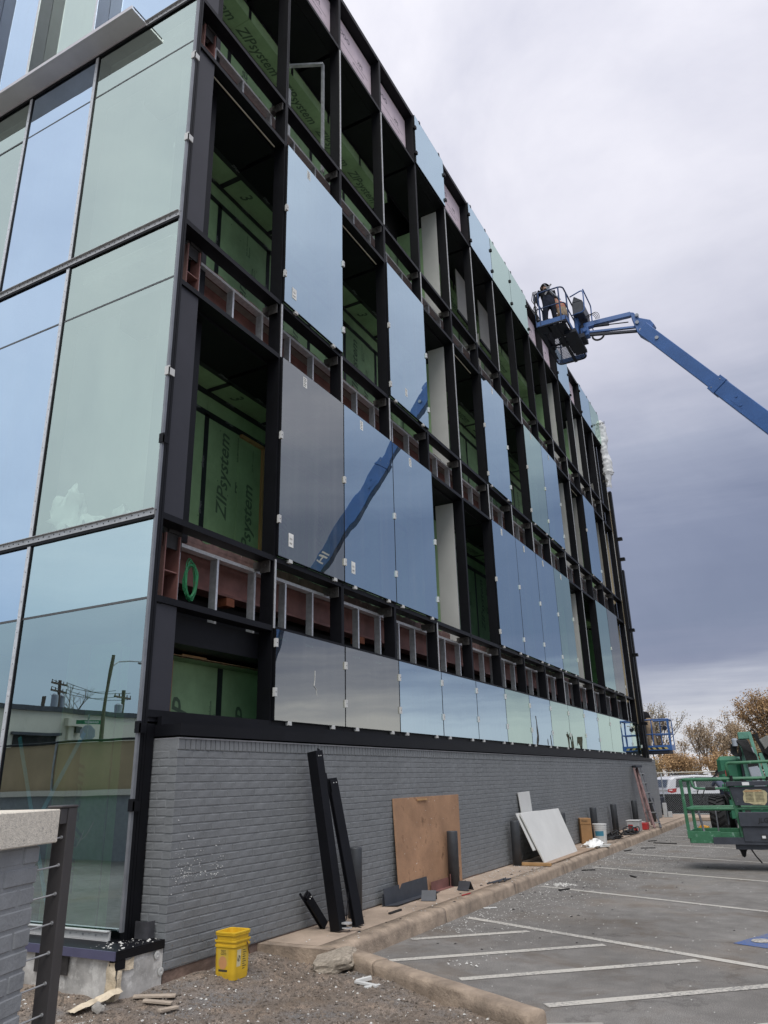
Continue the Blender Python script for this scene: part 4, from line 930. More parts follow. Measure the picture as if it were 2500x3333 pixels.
q = Vector((.735, 1.88, ZS+.07)); part('end_clip', MB().box((.70, 1.80, ZS+.07), (.80, 1.87, ZS+.085)).box((.70, 1.80, ZS+.03), (.80, 1.87, ZS+.04)).box((.70, 1.80, ZS+.03), (.71, 1.87, ZS+.085)), SILVER, r)
part('end_gasket', MB().bar((.76, 1.88, ZS+.05), (.84, 1.98, ZS+.02), .03, .006).bar((.74, 1.86, ZS+.10), (.76, 1.87, ZS+.35), .008, .008), BLACK, r)
channel('shorter ribbed black metal channel leaning right of the tallest one', (.685, 2.10, ZS), (.375, 2.07, 1.60), .135, .055, 1, roll=R(-14))
channel('stub of black channel leaning low at the wall foot', (.42, 1.90, ZS), (.345, 1.66, .47), .09, .05, 1)
# ------------------------------------------------------------------ plywood, angles, boards
def sheet(name, label, cat, pts, th, m, bevel=.002, group=None):
    n = (Vector(pts[1])-Vector(pts[0])).cross(Vector(pts[3])-Vector(pts[0])).normalized()
    return solo(name, MB().prism(pts, n*-th), m, label, cat, pts[0], group, bevel=bevel)
ply = sheet('plywood_sheet', 'weathered brown plywood sheet leaning on the grey brick wall', 'plywood', [(.37, 3.76, ZS+.01), (.315, 5.86, ZS-.0), (.292, 5.93, 1.345), (.292, 3.79, 1.345)], .018, PLY)
part('nailed_slip', MB().obox((.306, 4.62, 1.31), (0, .15, 0), (.006, 0, -.001), (-.001, 0, .010)), WOOD, ply)
pts = []
for k in range(60): v = rng.random(); pts.append((.365-.07*v+.004, 3.95+1.9*rng.random(), ZS+.03+1.15*v))
chips('plywood_splashes', pts, (.002, .006), WHITEB, parent=ply, flat=1)
an = thing('metal_angle', 'dark grey metal angle lying at the foot of the plywood sheet', 'metal profile', (.6, 3.7, ZS), 'metal offcuts on the pavement')
part('upright_leg', MB().prism([(.37, 3.36, ZS), (.37, 4.56, ZS), (.355, 4.56, ZS+.20), (.35, 3.36, ZS+.19)], (.004, 0, 0)), mat('slate_metal', (.050, .056, .068), .5, .1, .15, 6), an)
part('flat_leg', MB().prism([(.375, 3.36, ZS+.004), (.375, 4.66, ZS+.004), (.50, 4.66, ZS+.01), (.52, 3.40, ZS+.014)], (0, 0, .004)).box((.345, 3.34, ZS), (.35, 3.40, ZS+.13)), MATS['slate_metal'], an)
a2 = thing('metal_angle', 'rusty brown metal angle beside the bollard at the plywood foot', 'metal profile', (.6, 4.8, ZS), 'metal offcuts on the pavement')
part('upright_leg', MB().box((.37, 4.66, ZS), (.374, 5.24, ZS+.12)), STEELR, a2); part('flat_leg', MB().box((.375, 4.67, ZS+.002), (.45, 5.27, ZS+.006)).box((.40, 5.22, ZS), (.406, 5.27, ZS+.16)), STEELR, a2)
for (x, y, lab, rot) in ((.66, 3.98, 'bent grey metal clip standing like a tent near the angle', .3), (.74, 4.95, 'bent grey metal clip standing like a tent by the bollard', -.2)):
    mb = MB(); c, s = math.cos(rot), math.sin(rot)
    for q in (-1, 1): mb.prism([(x+c*(-.09)-s*0, y+s*(-.09), ZS+.11), (x+c*.09, y+s*.09, ZS+.11), (x+c*.09-s*.07*q, y+s*.09+c*.07*q, ZS+.002), (x-c*.09-s*.07*q, y-s*.09+c*.07*q, ZS+.002)], (0, 0, .004))
    solo('metal_clip', mb, MATS['slate_metal'], lab, 'metal offcut', (x, y, ZS), 'metal offcuts on the pavement')
mb = MB()
for k in range(4): mb.tube([(.80+.05*k, 5.6+.1*k, ZS+.01), (.86+.03*k, 5.95, ZS+.02+.01*k), (.92, 6.25-.08*k, ZS+.008)], .010, 5)
solo('gasket_offcuts', mb, MATS['slate_metal'], 'grey gasket strips lying on the pavement past the bollard', 'scrap', (.86, 5.95, ZS))
solo('dark_strip', MB().box((.66, 2.90, ZS), (.69, 3.18, ZS+.018)), DEBR, 'short dark strip lying on the pavement right of the channels', 'scrap', (.67, 3.0, ZS))
solo('red_pencil', MB().tube([(.90, 4.45, ZS+.008), (.93, 4.66, ZS+.008)], .007, 6), RED, 'thin red marker lying on the pavement', 'marker', (.9, 4.5, ZS))
big = sheet('white_board', 'big white foam board leaning on the bollards', 'board', [(.80, 8.36, ZS+.02), (.78, 10.56, ZS+.02), (.47, 10.58, .965), (.47, 8.23, .98)], .03, WHITEB, .004, 'white boards by the wall')
sheet('white_board', 'narrow white board standing up behind the big white board', 'board', [(.36, 8.75, .60), (.36, 9.33, .62), (.315, 9.30, 1.315), (.315, 8.66, 1.305)], .02, WHITEB, .003, 'white boards by the wall')
sheet('white_board', 'second white board hidden just behind the left edge of the big one', 'board', [(.66, 8.22, ZS+.22), (.66, 9.4, ZS+.2), (.41, 9.4, .97), (.41, 8.18, .975)], .02, WHITEB, .003, 'white boards by the wall')
pal = thing('plywood_strip', 'tan plank lying flat under the big white board', 'plank', (.8, 9.5, ZS), 'planks on the pavement')
part('plank', MB().prism([(.60, 8.05, ZS+.004), (.92, 8.02, ZS+.004), (.93, 11.6, ZS+.004), (.62, 11.5, ZS+.004)], (0, 0, .018)), mat('tan_plank', (.34, .25, .18), .85, 0, .12, 4), pal, bevel=.002)
part('batten', MB().box((.50, 8.0, ZS+.004), (1.0, 8.07, ZS+.05)), WOOD, pal, bevel=.003)
for k, (x, y, a, L) in enumerate(((.93, 11.6, .75, .9), (.95, 11.75, .62, .8))):
    mb = MB().obox((x, y, ZS+.02+.025*k), (L/2*math.cos(a)*.45, L/2*math.sin(a), 0), (.045*math.sin(a), -.045*math.cos(a)*.45, 0), (0, 0, .008))
    solo('white_trim_strip', mb, WHITEB, ('white trim strip lying across the kerb under another strip', 'white trim strip lying on top of another across the kerb')[k], 'trim', (x, y, ZS), 'white trim strips')
vs, fs = crumple(16, 12, lambda u, v: (.62+.36*u, 11.4+.75*v, ZS+.03+.10*math.sin(u*3.1)*math.sin(v*3.1)), .07, 21, 9)
vs = [(x, y, max(ZS+.006, z)) for x, y, z in vs]
solo('white_rag', MB().add(vs, fs), WRAPIN, 'crumpled white rag on the pavement beside the cardboard box', 'rag', (.8, 11.7, ZS), smooth=True)
# ------------------------------------------------------------------ box, pail, hoses, tool cases
bx = thing('cardboard_box', 'tall brown cardboard box standing next to the white pail', 'box', (.43, 12.5, ZS))
A, Bv, Cv = Vector((.36, 12.55, ZS)), Vector((.235, .03, 0)), Vector((-.13, .28, 0))
part('carton', MB().prism([A, A+Bv, A+Bv+Cv, A+Cv], (0, 0, .52)), CARTON, bx, bevel=.006)
part('flap', MB().prism([A+Vector((0, -.004, .40)), A+Bv+Vector((0, -.004, .40)), A+Bv+Vector((0, -.006, .515)), A+Vector((0, -.006, .515))], (0, -.004, 0)), CARTON, bx)
mb = MB(); put_text(mb, 'FRAGILE', tuple(A+Vector((.03, -.009, .455))), (.99, .12, 0), (0, 0, 1), .035); part('printing', mb, INKD, bx)
pl_ = thing('white_pail', 'white plastic pail with a blue label beside the cardboard box', 'bucket', (.72, 12.78, ZS))
part('pail_body', MB().lathe((.72, 12.78, ZS), [(0, 0), (.125, 0), (.142, .30), (.150, .30), (.150, .315), (.143, .315), (.145, .335), (.152, .335), (.152, .35), (.145, .35), (.147, .375), (.156, .375), (.156, .40), (.0, .405)], 22), WHITEP, pl_)
mb = MB(); n = 9
for z0, z1, mi in ((.06, .155, 1), (.156, .255, 0)):
    v = []
    for i in range(n+1):
        a = R(-125+80*i/n); rr = lambda z: .1262+.017*z/.3+.0015
        v += [(.72+rr(z0)*math.cos(a), 12.78+rr(z0)*math.sin(a), ZS+z0), (.72+rr(z1)*math.cos(a), 12.78+rr(z1)*math.sin(a), ZS+z1)]
    mb.add(v, [(2*i, 2*i+1, 2*i+3, 2*i+2) for i in range(n)], mi)
part('pail_label', mb, [mat('teal_label', (.05, .22, .32), .5), mat('grey_label', (.50, .52, .52), .6)], pl_)
def coil_heap(name, label, cx, cy, rx, ry, n, r, seed):
    rr = random.Random(seed); mb = MB()
    for k in range(n):
        pts = []; a0 = rr.uniform(0, 6.28); sx, sy = rx*rr.uniform(.35, 1), ry*rr.uniform(.35, 1); ox, oy = rr.uniform(-.3, .3)*rx, rr.uniform(-.3, .3)*ry; up = rr.uniform(.0, .16)
        for i in range(22):
            a = a0+i/21*6.0; pts.append((cx+ox+sx*math.cos(a)+.02*math.sin(3*a+k), cy+oy+sy*math.sin(a), ZS+r+.004+up*(.5+.5*math.sin(a*1.5+k))*math.exp(-((ox/rx)**2+(oy/ry)**2))))
        mb.tube(pts, r, 6)
    return solo(name, mb, RUBBER, label, 'hose', (cx, cy, ZS), 'black hoses on the pavement', smooth=True)
coil_heap('black_hose', 'tangled heap of black hose on the pavement right of the pail', .66, 14.1, .22, .55, 13, .016, 4)
coil_heap('black_hose', 'flatter spread of black hose beyond the bigger heap', .74, 15.9, .20, .75, 8, .014, 9)
tcx = thing('tool_case', 'clear plastic organiser case with red contents near the wall', 'tool case', (.66, 16.7, ZS))
part('case_shell', MB().box((.52, 16.55, ZS), (.84, 16.95, ZS+.25)), mat('clear_frosted_plastic', (.42, .42, .42), .3, 0, .1, 8), tcx, bevel=.012)
part('red_contents', MB().box((.56, 16.545, ZS+.07), (.68, 16.549, ZS+.17)).box((.70, 16.545, ZS+.02), (.80, 16.549, ZS+.09)), RED, tcx)
part('case_lid', MB().box((.51, 16.54, ZS+.252), (.85, 16.96, ZS+.275)), mat('pale_plastic', (.58, .57, .56), .5), tcx, bevel=.004)
rc = thing('red_box', 'small red tool box behind the clear case', 'tool case', (.72, 17.4, ZS)); part('box_body', MB().box((.60, 17.3, ZS), (.90, 17.6, ZS+.17)), RED, rc, bevel=.01); part('box_handle', MB().bar((.66, 17.45, ZS+.19), (.84, 17.45, ZS+.19), .02, .02), WHITEP, rc)
# ------------------------------------------------------------------ folded step ladder
ld = thing('step_ladder', 'folded paint-spattered pink step ladder leaning on the brick wall', 'ladder', (.9, 18.3, ZS))
FT = [Vector((.76, 18.30, ZS)), Vector((.98, 17.96, ZS)), Vector((1.10, 18.20, ZS))]; TP = [Vector((.42, 19.0, 1.755)), Vector((.45, 19.25, 1.78)), Vector((.52, 19.55, 1.76))]
for k in range(3): part('rail', MB().bar(FT[k], TP[k], .028, .058, (1, .3, 0)), FIBER if k < 2 else LDARK, ld, bevel=.004)
part('rail', MB().bar(Vector((.80, 18.62, ZS+.05)), Vector((.40, 19.3, 1.72)), .03, .06, (1, .3, 0)), FIBER, ld, bevel=.004)
for k in range(6):
    u = .08+k*.162; part('step', MB().bar(FT[1].lerp(TP[1], u), FT[2].lerp(TP[2], u), .075, .025, (0, 0, 1)), ALU, ld)
part('ladder_top', MB().obox((.46, 19.28, 1.80), (.08, .05, 0), (-.12, .30, 0), (0, 0, .035)), LDARK, ld, bevel=.01)
part('rear_brace', MB().bar(FT[0].lerp(TP[0], .25), FT[1].lerp(TP[1], .25), .02, .02), ALU, ld)
solo('bag', MB().lathe((.62, 18.25, ZS), [(0, 0), (.11, 0), (.12, .03), (.10, .10), (.05, .16), (0, .17)], 12), mat('dark_shoe', (.05, .05, .06), .6, 0, .5, 20, col2=(.6, .6, .6), c2=(.5, .55), c2scale=20), 'dark rounded bag behind the foot of the ladder', 'bag', (.62, 18.25, ZS), smooth=True)
ub = thing('utility_box', 'pale grey utility boxes at the far end of the brick wall', 'utility box', (.45, 23.9, ZS)); part('box_body', MB().box((.30, 23.72, ZS), (.42, 23.9, .62)), mat('pale_grey_box', (.45, .46, .46), .5), ub, bevel=.01); part('small_box', MB().box((.44, 23.75, ZS), (.56, 23.95, .34)), MATS['pale_grey_box'], ub, bevel=.01)
# ------------------------------------------------------------------ yellow nested pails
yb = thing('yellow_pail', 'two nested square yellow pails with labels on the bare soil', 'bucket', (.47, .52, .03))
def rsq(c, ux, uy, hx, hy, z, rr=.03, n=4):
    pts = []
    for sx, sy, a0 in ((1, 1, 0), (-1, 1, 90), (-1, -1, 180), (1, -1, 270)):
        for k in range(n+1):
            a = R(a0+90*k/n); pts.append(Vector(c)+ux*(sx*(hx-rr)+rr*math.cos(a))+uy*(sy*(hy-rr)+rr*math.sin(a))+Vector((0, 0, z)))
    return pts
ya = R(1); ux, uy = Vector((math.cos(ya), math.sin(ya), 0)), Vector((-math.sin(ya), math.cos(ya), 0)); yc = (.553, .312, 0)
YZ = .048
def loft(mb, rings, cap=True, mi=0):
    n = len(rings[0]); vs = [p for r_ in rings for p in r_]; fs = []
    for i in range(len(rings)-1):
        for k in range(n): fs.append((i*n+k, i*n+(k+1) % n, (i+1)*n+(k+1) % n, (i+1)*n+k))
    if cap: fs.append(tuple(range(n)))
    return mb.add(vs, fs, mi)
def ring(h, z, rr=.03): return rsq(yc, ux, uy, h*.93, h*.98, YZ+z*.94, rr)
part('outer_pail', loft(MB(), [ring(.104, .0), ring(.108, .05), ring(.112, .255), ring(.119, .257), ring(.119, .272), ring(.1125, .273), ring(.1135, .294), ring(.121, .296), ring(.121, .309), ring(.113, .310)]), YELLOW, yb, smooth=False)
part('inner_pail', loft(MB(), [ring(.106, .30), ring(.1085, .345), ring(.117, .347), ring(.117, .354), ring(.113, .356), ring(.118, .360), ring(.118, .372), ring(.110, .376), ring(.104, .372), ring(.094, .06)]), YELLOW, yb, smooth=False)
fc = Vector(yc)+uy*(-.92*.1125-.0)      # near-left face
def yface(u, z, off, face):
    hx = .105+.008*z/.3
    return (Vector(yc)-uy*(hx*.98+off)+ux*u if face == 0 else Vector(yc)+ux*(hx*.93+off)+uy*u)+Vector((0, 0, YZ+z*.94))
mb = MB()
for k in range(1): mb.add([yface(u, z, .0012, 0) for u, z in ((-.065, .06), (.045, .06), (.045, .24), (-.065, .24))], [(0, 1, 2, 3)])
n = 16; mb.add([yface(-.012+.042*math.cos(k*6.283/n), .135+.052*math.sin(k*6.283/n), .0022, 0) for k in range(n)], [tuple(range(n))], 1)
mb.add([yface(u, z, .002, 0) for u, z in ((-.055, .065), (.035, .065), (.035, .082), (-.055, .082))], [(0, 1, 2, 3)], 2)
mb.add([yface(u, z, .0012, 1) for u, z in ((-.07, .09), (-.018, .09), (-.018, .235), (-.07, .235))], [(0, 1, 2, 3)], 3)
mb.add([yface(u, z, .0012, 1) for u, z in ((.0, .06), (.07, .06), (.07, .24), (.0, .24))], [(0, 1, 2, 3)], 0)
for q in range(9): mb.add([yface(u, z, .002, 1) for u, z in ((.006, .075+.018*q), (.03+.03*random.random(), .075+.018*q), (.03+.03*random.random(), .081+.018*q), (.006, .081+.018*q))], [(0, 1, 2, 3)], 2)
n = 16
for k in range(n):
    a, b2 = k*6.283/n, (k+1)*6.283/n
    mb.add([yface(-.044+.021*math.cos(a), .165+.024*math.sin(a), .002, 1), yface(-.044+.021*math.cos(b2), .165+.024*math.sin(b2), .002, 1), yface(-.044+.017*math.cos(b2), .165+.02*math.sin(b2), .002, 1), yface(-.044+.017*math.cos(a), .165+.02*math.sin(a), .002, 1)], [(0, 1, 2, 3)], 2)
mb.add([yface(u, z, .0022, 1) for u, z in ((-.058, .15), (-.05, .145), (-.03, .18), (-.038, .185))], [(0, 1, 2, 3)], 2)
for s, z, sz in (('TIDY', .217, .024), ('CATS', .196, .024)): put_text(mb, s, tuple(yface(-.035, z, .0026, 0)), tuple(ux), (0, 0, 1), sz, 0, 2)
part('pail_labels', mb, [mat('faded_label_yellow', (.62, .43, .06), .6), mat('faded_label_orange', (.60, .30, .13), .6), INKD, mat('faded_label_cream', (.62, .56, .36), .6)], yb)
mb = MB(); pts = [yface(.04-.0*k, .285-.012*k, .012+.004*math.sin(k*.7), 1)+uy*(.0+.006*k) for k in range(10)]; mb.tube(pts, .0045, 6); part('handle', mb, mat('brown_handle', (.16, .085, .05), .6), yb)
# ------------------------------------------------------------------ rubble and scraps near the viewer
bmx = bmesh.new(); bmesh.ops.create_icosphere(bmx, subdivisions=3, radius=1)
for v in bmx.verts:
    d = v.co.copy(); m = max(abs(d.x)/1.0, abs(d.y)/1.0, abs(d.z)/1.0); b = d/m; v.co = d*.18+b*.80; v.co += Vector((MN.noise(d*2.2), MN.noise(d*2.2+Vector((5, 5, 5))), MN.noise(d*2.2+Vector((9, 1, 2)))))*.16+d*.08*MN.noise(d*7)
me = bpy.data.meshes.new('concrete_chunk'); bmx.to_mesh(me); bmx.free(); me.materials.append(mat('grey_brown_concrete', (.36, .31, .25), .9, 0, .3, 6, .8, 25))
o = bpy.data.objects.new('concrete_chunk', me); o.location = (1.16, .97, .085); o.scale = (.185, .150, .062); o.rotation_euler = (R(9), R(-12), R(24)); link(o); tag(o, 'broken grey concrete chunk lying at the kerb on bare soil', 'rubble')
for k, (a, b, w, lab) in enumerate((((.35, -.585), (.60, -.40), .055, 'longest pale splintered plank piece below the silver insulation'), ((.49, -.62), (.69, -.535), .045, 'short pale plank piece lying in the middle of three'), ((.745, -.725), (.78, -.575), .045, 'short pale plank piece lying nearest the bottom of three'))):
    za = soil_h(*a)+.022; zb = soil_h(*b)+.022
    solo('plank_piece', MB().bar((a[0], a[1], za), (b[0], b[1], zb), w, .018), mat('pale_splintered_wood', (.42, .35, .28), .85, 0, .25, 8, .4, 60, stretch=(.2, 1, 1)) if k == 0 else MATS['pale_splintered_wood'], lab, 'wood scrap', (a[0], a[1], za), 'splintered plank pieces', bevel=.003)
vs, fs = crumple(14, 5, lambda u, v: (.24+.03*u+.11*(v-.5)*(1-u*.2), -1.06+.36*u, .085+.045*u+.02*math.sin(v*3.1)), .035, 33, 8)
solo('foam_scrap', MB().add(vs, fs), FOAMC, 'curled cream scrap of peeled foam on the soil under the corner', 'scrap', (.24, -.9, .08), smooth=True)
def lump(name, label, cat, x, y, z, s, m, seed, group=None):
    b = bmesh.new(); bmesh.ops.create_icosphere(b, subdivisions=2, radius=1)
    for v in b.verts: v.co *= 1+.6*MN.noise(v.co*1.8+Vector((seed, seed, 0)))
    me = bpy.data.meshes.new(name); b.to_mesh(me); b.free(); me.materials.append(m); o = bpy.data.objects.new(name, me); o.location = (x, y, z); o.scale = s; o.rotation_euler = (seed, seed*2, seed*3); link(o); tag(o, label, cat, group)
lump('grey_stone', 'grey stone lying beside the curled cream foam scrap', 'stone', .40, -.96, .10, (.045, .035, .03), CONC, 1.3)
lump('foam_lump', 'white foam lump on the soil near the kerb end', 'foam scrap', 2.52, .40, .05, (.035, .028, .022), CHIPW, 2.2, 'white foam lumps')
lump('foam_lump', 'white foam lump on the soil close to the wall by the pail', 'foam scrap', .36, 1.13, .10, (.05, .03, .02), CHIPW, 3.1, 'white foam lumps')
chips('foam_crumbs', [(2.02+.07*rng.normal(), 1.62+.05*rng.normal(), .01) for k in range(16)]+[(1.25+.10*rng.normal(), 10.9+.35*rng.normal(), .012) for k in range(18)]+[(1.45+.12*rng.normal(), 7.1+.12*rng.normal(), .006) for k in range(60)], (.006, .026), CHIPW, flat=.7)
solo('paper_strip', MB().obox((1.19, 4.66, .008), (.07, .05, 0), (-.015, .02, 0), (0, 0, .003)), WHITEB, 'small white strip lying on the asphalt by the kerb', 'scrap', (1.19, 4.66, 0))
mb = MB(); mb.bar((1.62, .54, .06), (1.84, .50, .055), .035, .02); mb.bar((1.60, .58, .05), (1.70, .66, .07), .03, .03); mb.bar((1.76, .44, .05), (1.83, .56, .05), .03, .018)
solo('broken_clip', mb, WHITEP, 'broken white plastic bracket pieces on the soil', 'scrap', (1.7, .53, .05), bevel=.003)
for x, y, a, L, lab in ((1.62, 6.55, 1.0, .10, 'short dark strip lying just before the first bay line past the white board'), (1.35, 9.05, .6, .12, 'short dark strip lying near the kerb opposite the big white board'), (2.25, 8.35, 2.2, .10, 'bent dark scrap lying on the asphalt away from the kerb'),
        (1.25, 12.9, 1.2, .14, 'dark strip lying by the kerb opposite the white pail'), (1.55, 13.6, .4, .16, 'dark strip lying on the asphalt opposite the bigger hose heap'), (1.30, 15.6, .9, .13, 'dark strip lying by the kerb opposite the flatter hose heap')):
    solo('dark_strip', MB().obox((x, y, .012), (L*math.cos(a), L*math.sin(a), 0), (-.015*math.sin(a), .015*math.cos(a), 0), (0, 0, .008)), DEBR, lab, 'scrap', (x, y, 0), 'dark strips on the asphalt')
solo('dark_bar', MB().bar((1.45, 14.9, .02), (2.0, 14.75, .02), .03, .02), DEBR, 'long thin dark bar lying across a bay line', 'scrap', (1.7, 14.8, 0))
# stray things on the building
gc = MB()
for k in range(9):
    pts = []; cy, cz, rx = .32+.015*rng.normal(), 3.56+.02*rng.normal(), .085
    for i in range(25): a = i/24*6.283+k; pts.append((-.19+.015*math.sin(a*2+k), cy+(.075+.012*rng.random())*math.cos(a), cz+(.19+.02*math.sin(k))*math.sin(a)))
    gc.tube(pts, .006, 5)
gcx = solo('green_cable_coil', gc, GREENC, 'coil of green cable hanging on a stud above the open bay', 'cable', (-.19, .32, 3.56), smooth=True)
vs, fs = crumple(34, 14, lambda u, v: (-1.78+1.05*u, -.28+.22*v, 4.10+.55*math.sin(v*2.6)*(.60+.35*math.sin(u*5.5+.6))), .20, 44, 4.2)
vs = [(x, min(.26, max(-.36, y)), max(4.06, z)) for x, y, z in vs]
solo('plastic_sheet', MB().add(vs, fs), WRAPIN, 'crumpled white plastic sheet bunched behind the green corner glass', 'plastic sheet', (-1.2, -.1, 4.1), smooth=True)
def wrapf(u, v):
    w = .17+.05*math.sin(v*9)+(.10*math.sin((v-.42)*8) if .42 < v < .80 else 0)-(.06 if v > .82 else 0)-(.10*max(0, .06-v)/.06)
    cx = .03-.04*v+.10*v*(v < .8)+(.05 if v >= .8 else 0); a = math.pi*(1.05-1.1*u)
    return (cx+w*math.cos(a), 23.02-.20*math.sin(a), 15.0-2.88*v)
vs, fs = crumple(26, 110, wrapf, .050, 51, 3.2)
ww = solo('wrap_sheet', MB().add(vs, fs), WRAP, 'torn white building wrap hanging from the far top corner', 'building wrap', (0, 23.1, 14), smooth=True)
mb = MB()
for s, x, z, w in (('rap', -.10, 12.33, .20), ('K', -.06, 12.62, .1), ('Vetral', -.15, 14.78, .34)): put_text(mb, s, (x, 22.78, z), (1, 0, 0), (0, 0, 1), .17, 0, 0)
part('lettering', mb, INKD, ww)
# ------------------------------------------------------------------ people
def person(label, joints, edges, mats, segmat, loc, root='pelvis', extras=()):
    """joints: name -> (xyz, radius); one continuous skinned body; segmat: edge index -> material slot"""
    names = list(joints); bm = bmesh.new(); sk = bm.verts.layers.skin.verify(); vv = {}
    for n in names:
        p, r = joints[n]; v = bm.verts.new(Vector(p)-Vector(loc)); v[sk].radius = (r, r) if not isinstance(r, tuple) else r; v[sk].use_root = (n == root); vv[n] = v
    for a, b in edges: bm.edges.new((vv[a], vv[b]))
    me = bpy.data.meshes.new('person'); bm.to_mesh(me); bm.free()
    o = bpy.data.objects.new('person', me); C.objects.link(o)
    o.modifiers.new('s', 'SKIN').use_smooth_shade = True; sb = o.modifiers.new('d', 'SUBSURF'); sb.levels = sb.render_levels = 1
    dg = bpy.context.evaluated_depsgraph_get(); m2 = bpy.data.meshes.new_from_object(o.evaluated_get(dg)); bpy.data.objects.remove(o)
    m2.name = 'person'; m2.materials.clear()
    for m in mats: m2.materials.append(m)
    seg = [(Vector(joints[a][0])-Vector(loc), Vector(joints[b][0])-Vector(loc), (joints[a][1], joints[b][1])) for a, b in edges]
    for p in m2.polygons:
        best, bd = 0, 1e9
        for i, (a, b, (ra, rb)) in enumerate(seg):
            ra = ra if not isinstance(ra, tuple) else max(ra); rb = rb if not isinstance(rb, tuple) else max(rb)
            t_ = max(0, min(1, (p.center-a).dot(b-a)/max(1e-9, (b-a).length_squared))); d = (p.center-a.lerp(b, t_)).length-(ra+(rb-ra)*t_)
            if d < bd: bd, best = d, i
        p.material_index = segmat[best]; p.use_smooth = True
    o = bpy.data.objects.new('person', m2); o.location = loc; link(o); tag(o, label, 'person')
    return o
def stand(loc, yaw, lean=0, arms='down', scale=1.0, squat=0, side=0):
    """joints of a person facing local +y; arms: down / up / fwd"""
    cz, sz = math.cos(yaw), math.sin(yaw)
    def W_(x, y, z): return (loc[0]+scale*(x*cz-y*sz), loc[1]+scale*(x*sz+y*cz), loc[2]+scale*z)
    h = .93-squat; L = lambda y, z: (y+math.sin(lean)*(z-h), h+(z-h)*math.cos(lean)) if z > h else (y, z)
    J = {}
    def P_(n, x, y, z, r):
        yy, zz = L(y, z); J[n] = (W_(x+side*(max(0, z-h)), yy, zz), r*scale)
    P_('pelvis', 0, 0, h, .135); P_('waist', 0, .01, h+.17, .128); P_('chest', 0, 0, h+.38, .150); P_('neckb', 0, .0, h+.53, .075); P_('neck', 0, .015, h+.58, .055); P_('head', 0, .03, h+.68, .095); P_('crown', 0, .03, h+.76, .075)
    for s, n in ((-1, 'l'), (1, 'r')):
        P_(n+'hip', s*.10, 0, h-.06, .095); kf = .10 if squat else .03
        J[n+'knee'] = (W_(s*.12, kf+squat*.5, .48-squat*.25), .065*scale); J[n+'ankle'] = (W_(s*.13, -.02, .09), .048*scale); J[n+'toe'] = (W_(s*.15, .16, .045), .040*scale)
        P_(n+'sh', s*.19, 0, h+.48, .075)
        if arms == 'down': P_(n+'el', s*.27, -.02, h+.20, .050); P_(n+'wr', s*.25, .16, h+.04, .036); P_(n+'hand', s*.23, .22, h-.0, .04)
        elif arms == 'fwd': P_(n+'el', s*.26, .18, h+.30, .050); P_(n+'wr', s*.16, .42, h+.34, .036); P_(n+'hand', s*.14, .50, h+.36, .04)
        else: P_(n+'el', s*.27, .14, h+.62, .05); P_(n+'wr', s*.20, .24, h+.86, .036); P_(n+'hand', s*.18, .26, h+.94, .04)
    return J
PE = [('pelvis', 'waist'), ('waist', 'chest'), ('chest', 'neckb'), ('neckb', 'neck'), ('neck', 'head'), ('head', 'crown')]
for n in 'lr': PE += [('pelvis', n+'hip'), (n+'hip', n+'knee'), (n+'knee', n+'ankle'), (n+'ankle', n+'toe'), ('chest', n+'sh'), (n+'sh', n+'el'), (n+'el', n+'wr'), (n+'wr', n+'hand')]
def segs(top, leg, shoe, skin): return [leg, top, top, top, skin, skin]+[leg, leg, leg, shoe, top, top, top, skin]*2
def headgear(o, J, m, brim=0, name='cap', s=1.0):
    hc = Vector(J['head'][0]); up = (Vector(J['crown'][0])-hc).normalized(); fx = up.cross(Vector((1, 0, 0))).normalized(); fy = up.cross(fx)
    mb = MB().lathe(hc+up*.0, [(.112*s, .02), (.113*s, .05), (.10*s, .10), (.065*s, .138), (.0, .15)], 14, ax=(fx, fy, up))
    if brim: mb.lathe(hc+up*.02, [(.112*s, 0), (.112*s+brim, -.008), (.112*s, .008)], 14, ax=(fx, fy, up))
    part(name, mb, m, o, smooth=True)
def band(o, J, a, b, r, m, name, u0=0., u1=1.):
    A_, B_ = Vector(J[a][0]), Vector(J[b][0]); d = (B_-A_); ax = d.normalized(); x = ax.cross(Vector((0, 1, .1))).normalized(); y = ax.cross(x)
    part(name, MB().lathe(A_, [(r, d.length*u0), (r*1.02, d.length*u1)], 14, ax=(x, y, ax)), m, o)
def face(o, J, yaw):
    hc = Vector(J['head'][0]); f = Vector((-math.sin(yaw), math.cos(yaw), 0)); s = Vector((math.cos(yaw), math.sin(yaw), 0))
    mb = MB(); mb.obox(hc+f*.098+Vector((0, 0, -.01)), s*.012, f*.016, (0, 0, .02))
    for q in (-1, 1): mb.obox(hc+s*.097*q, s*.010, f*.02, (0, 0, .028))
    part('nose_and_ears', mb, SKIN, o, bevel=.005)
    mb = MB()
    for q in (-1, 1): mb.obox(hc+f*.092+s*.036*q+Vector((0, 0, .018)), s*.012, f*.005, (0, 0, .006))
    mb.obox(hc+f*.090+Vector((0, 0, -.052)), s*.022, f*.004, (0, 0, .004)); part('eyes_and_mouth', mb, DARK, o)
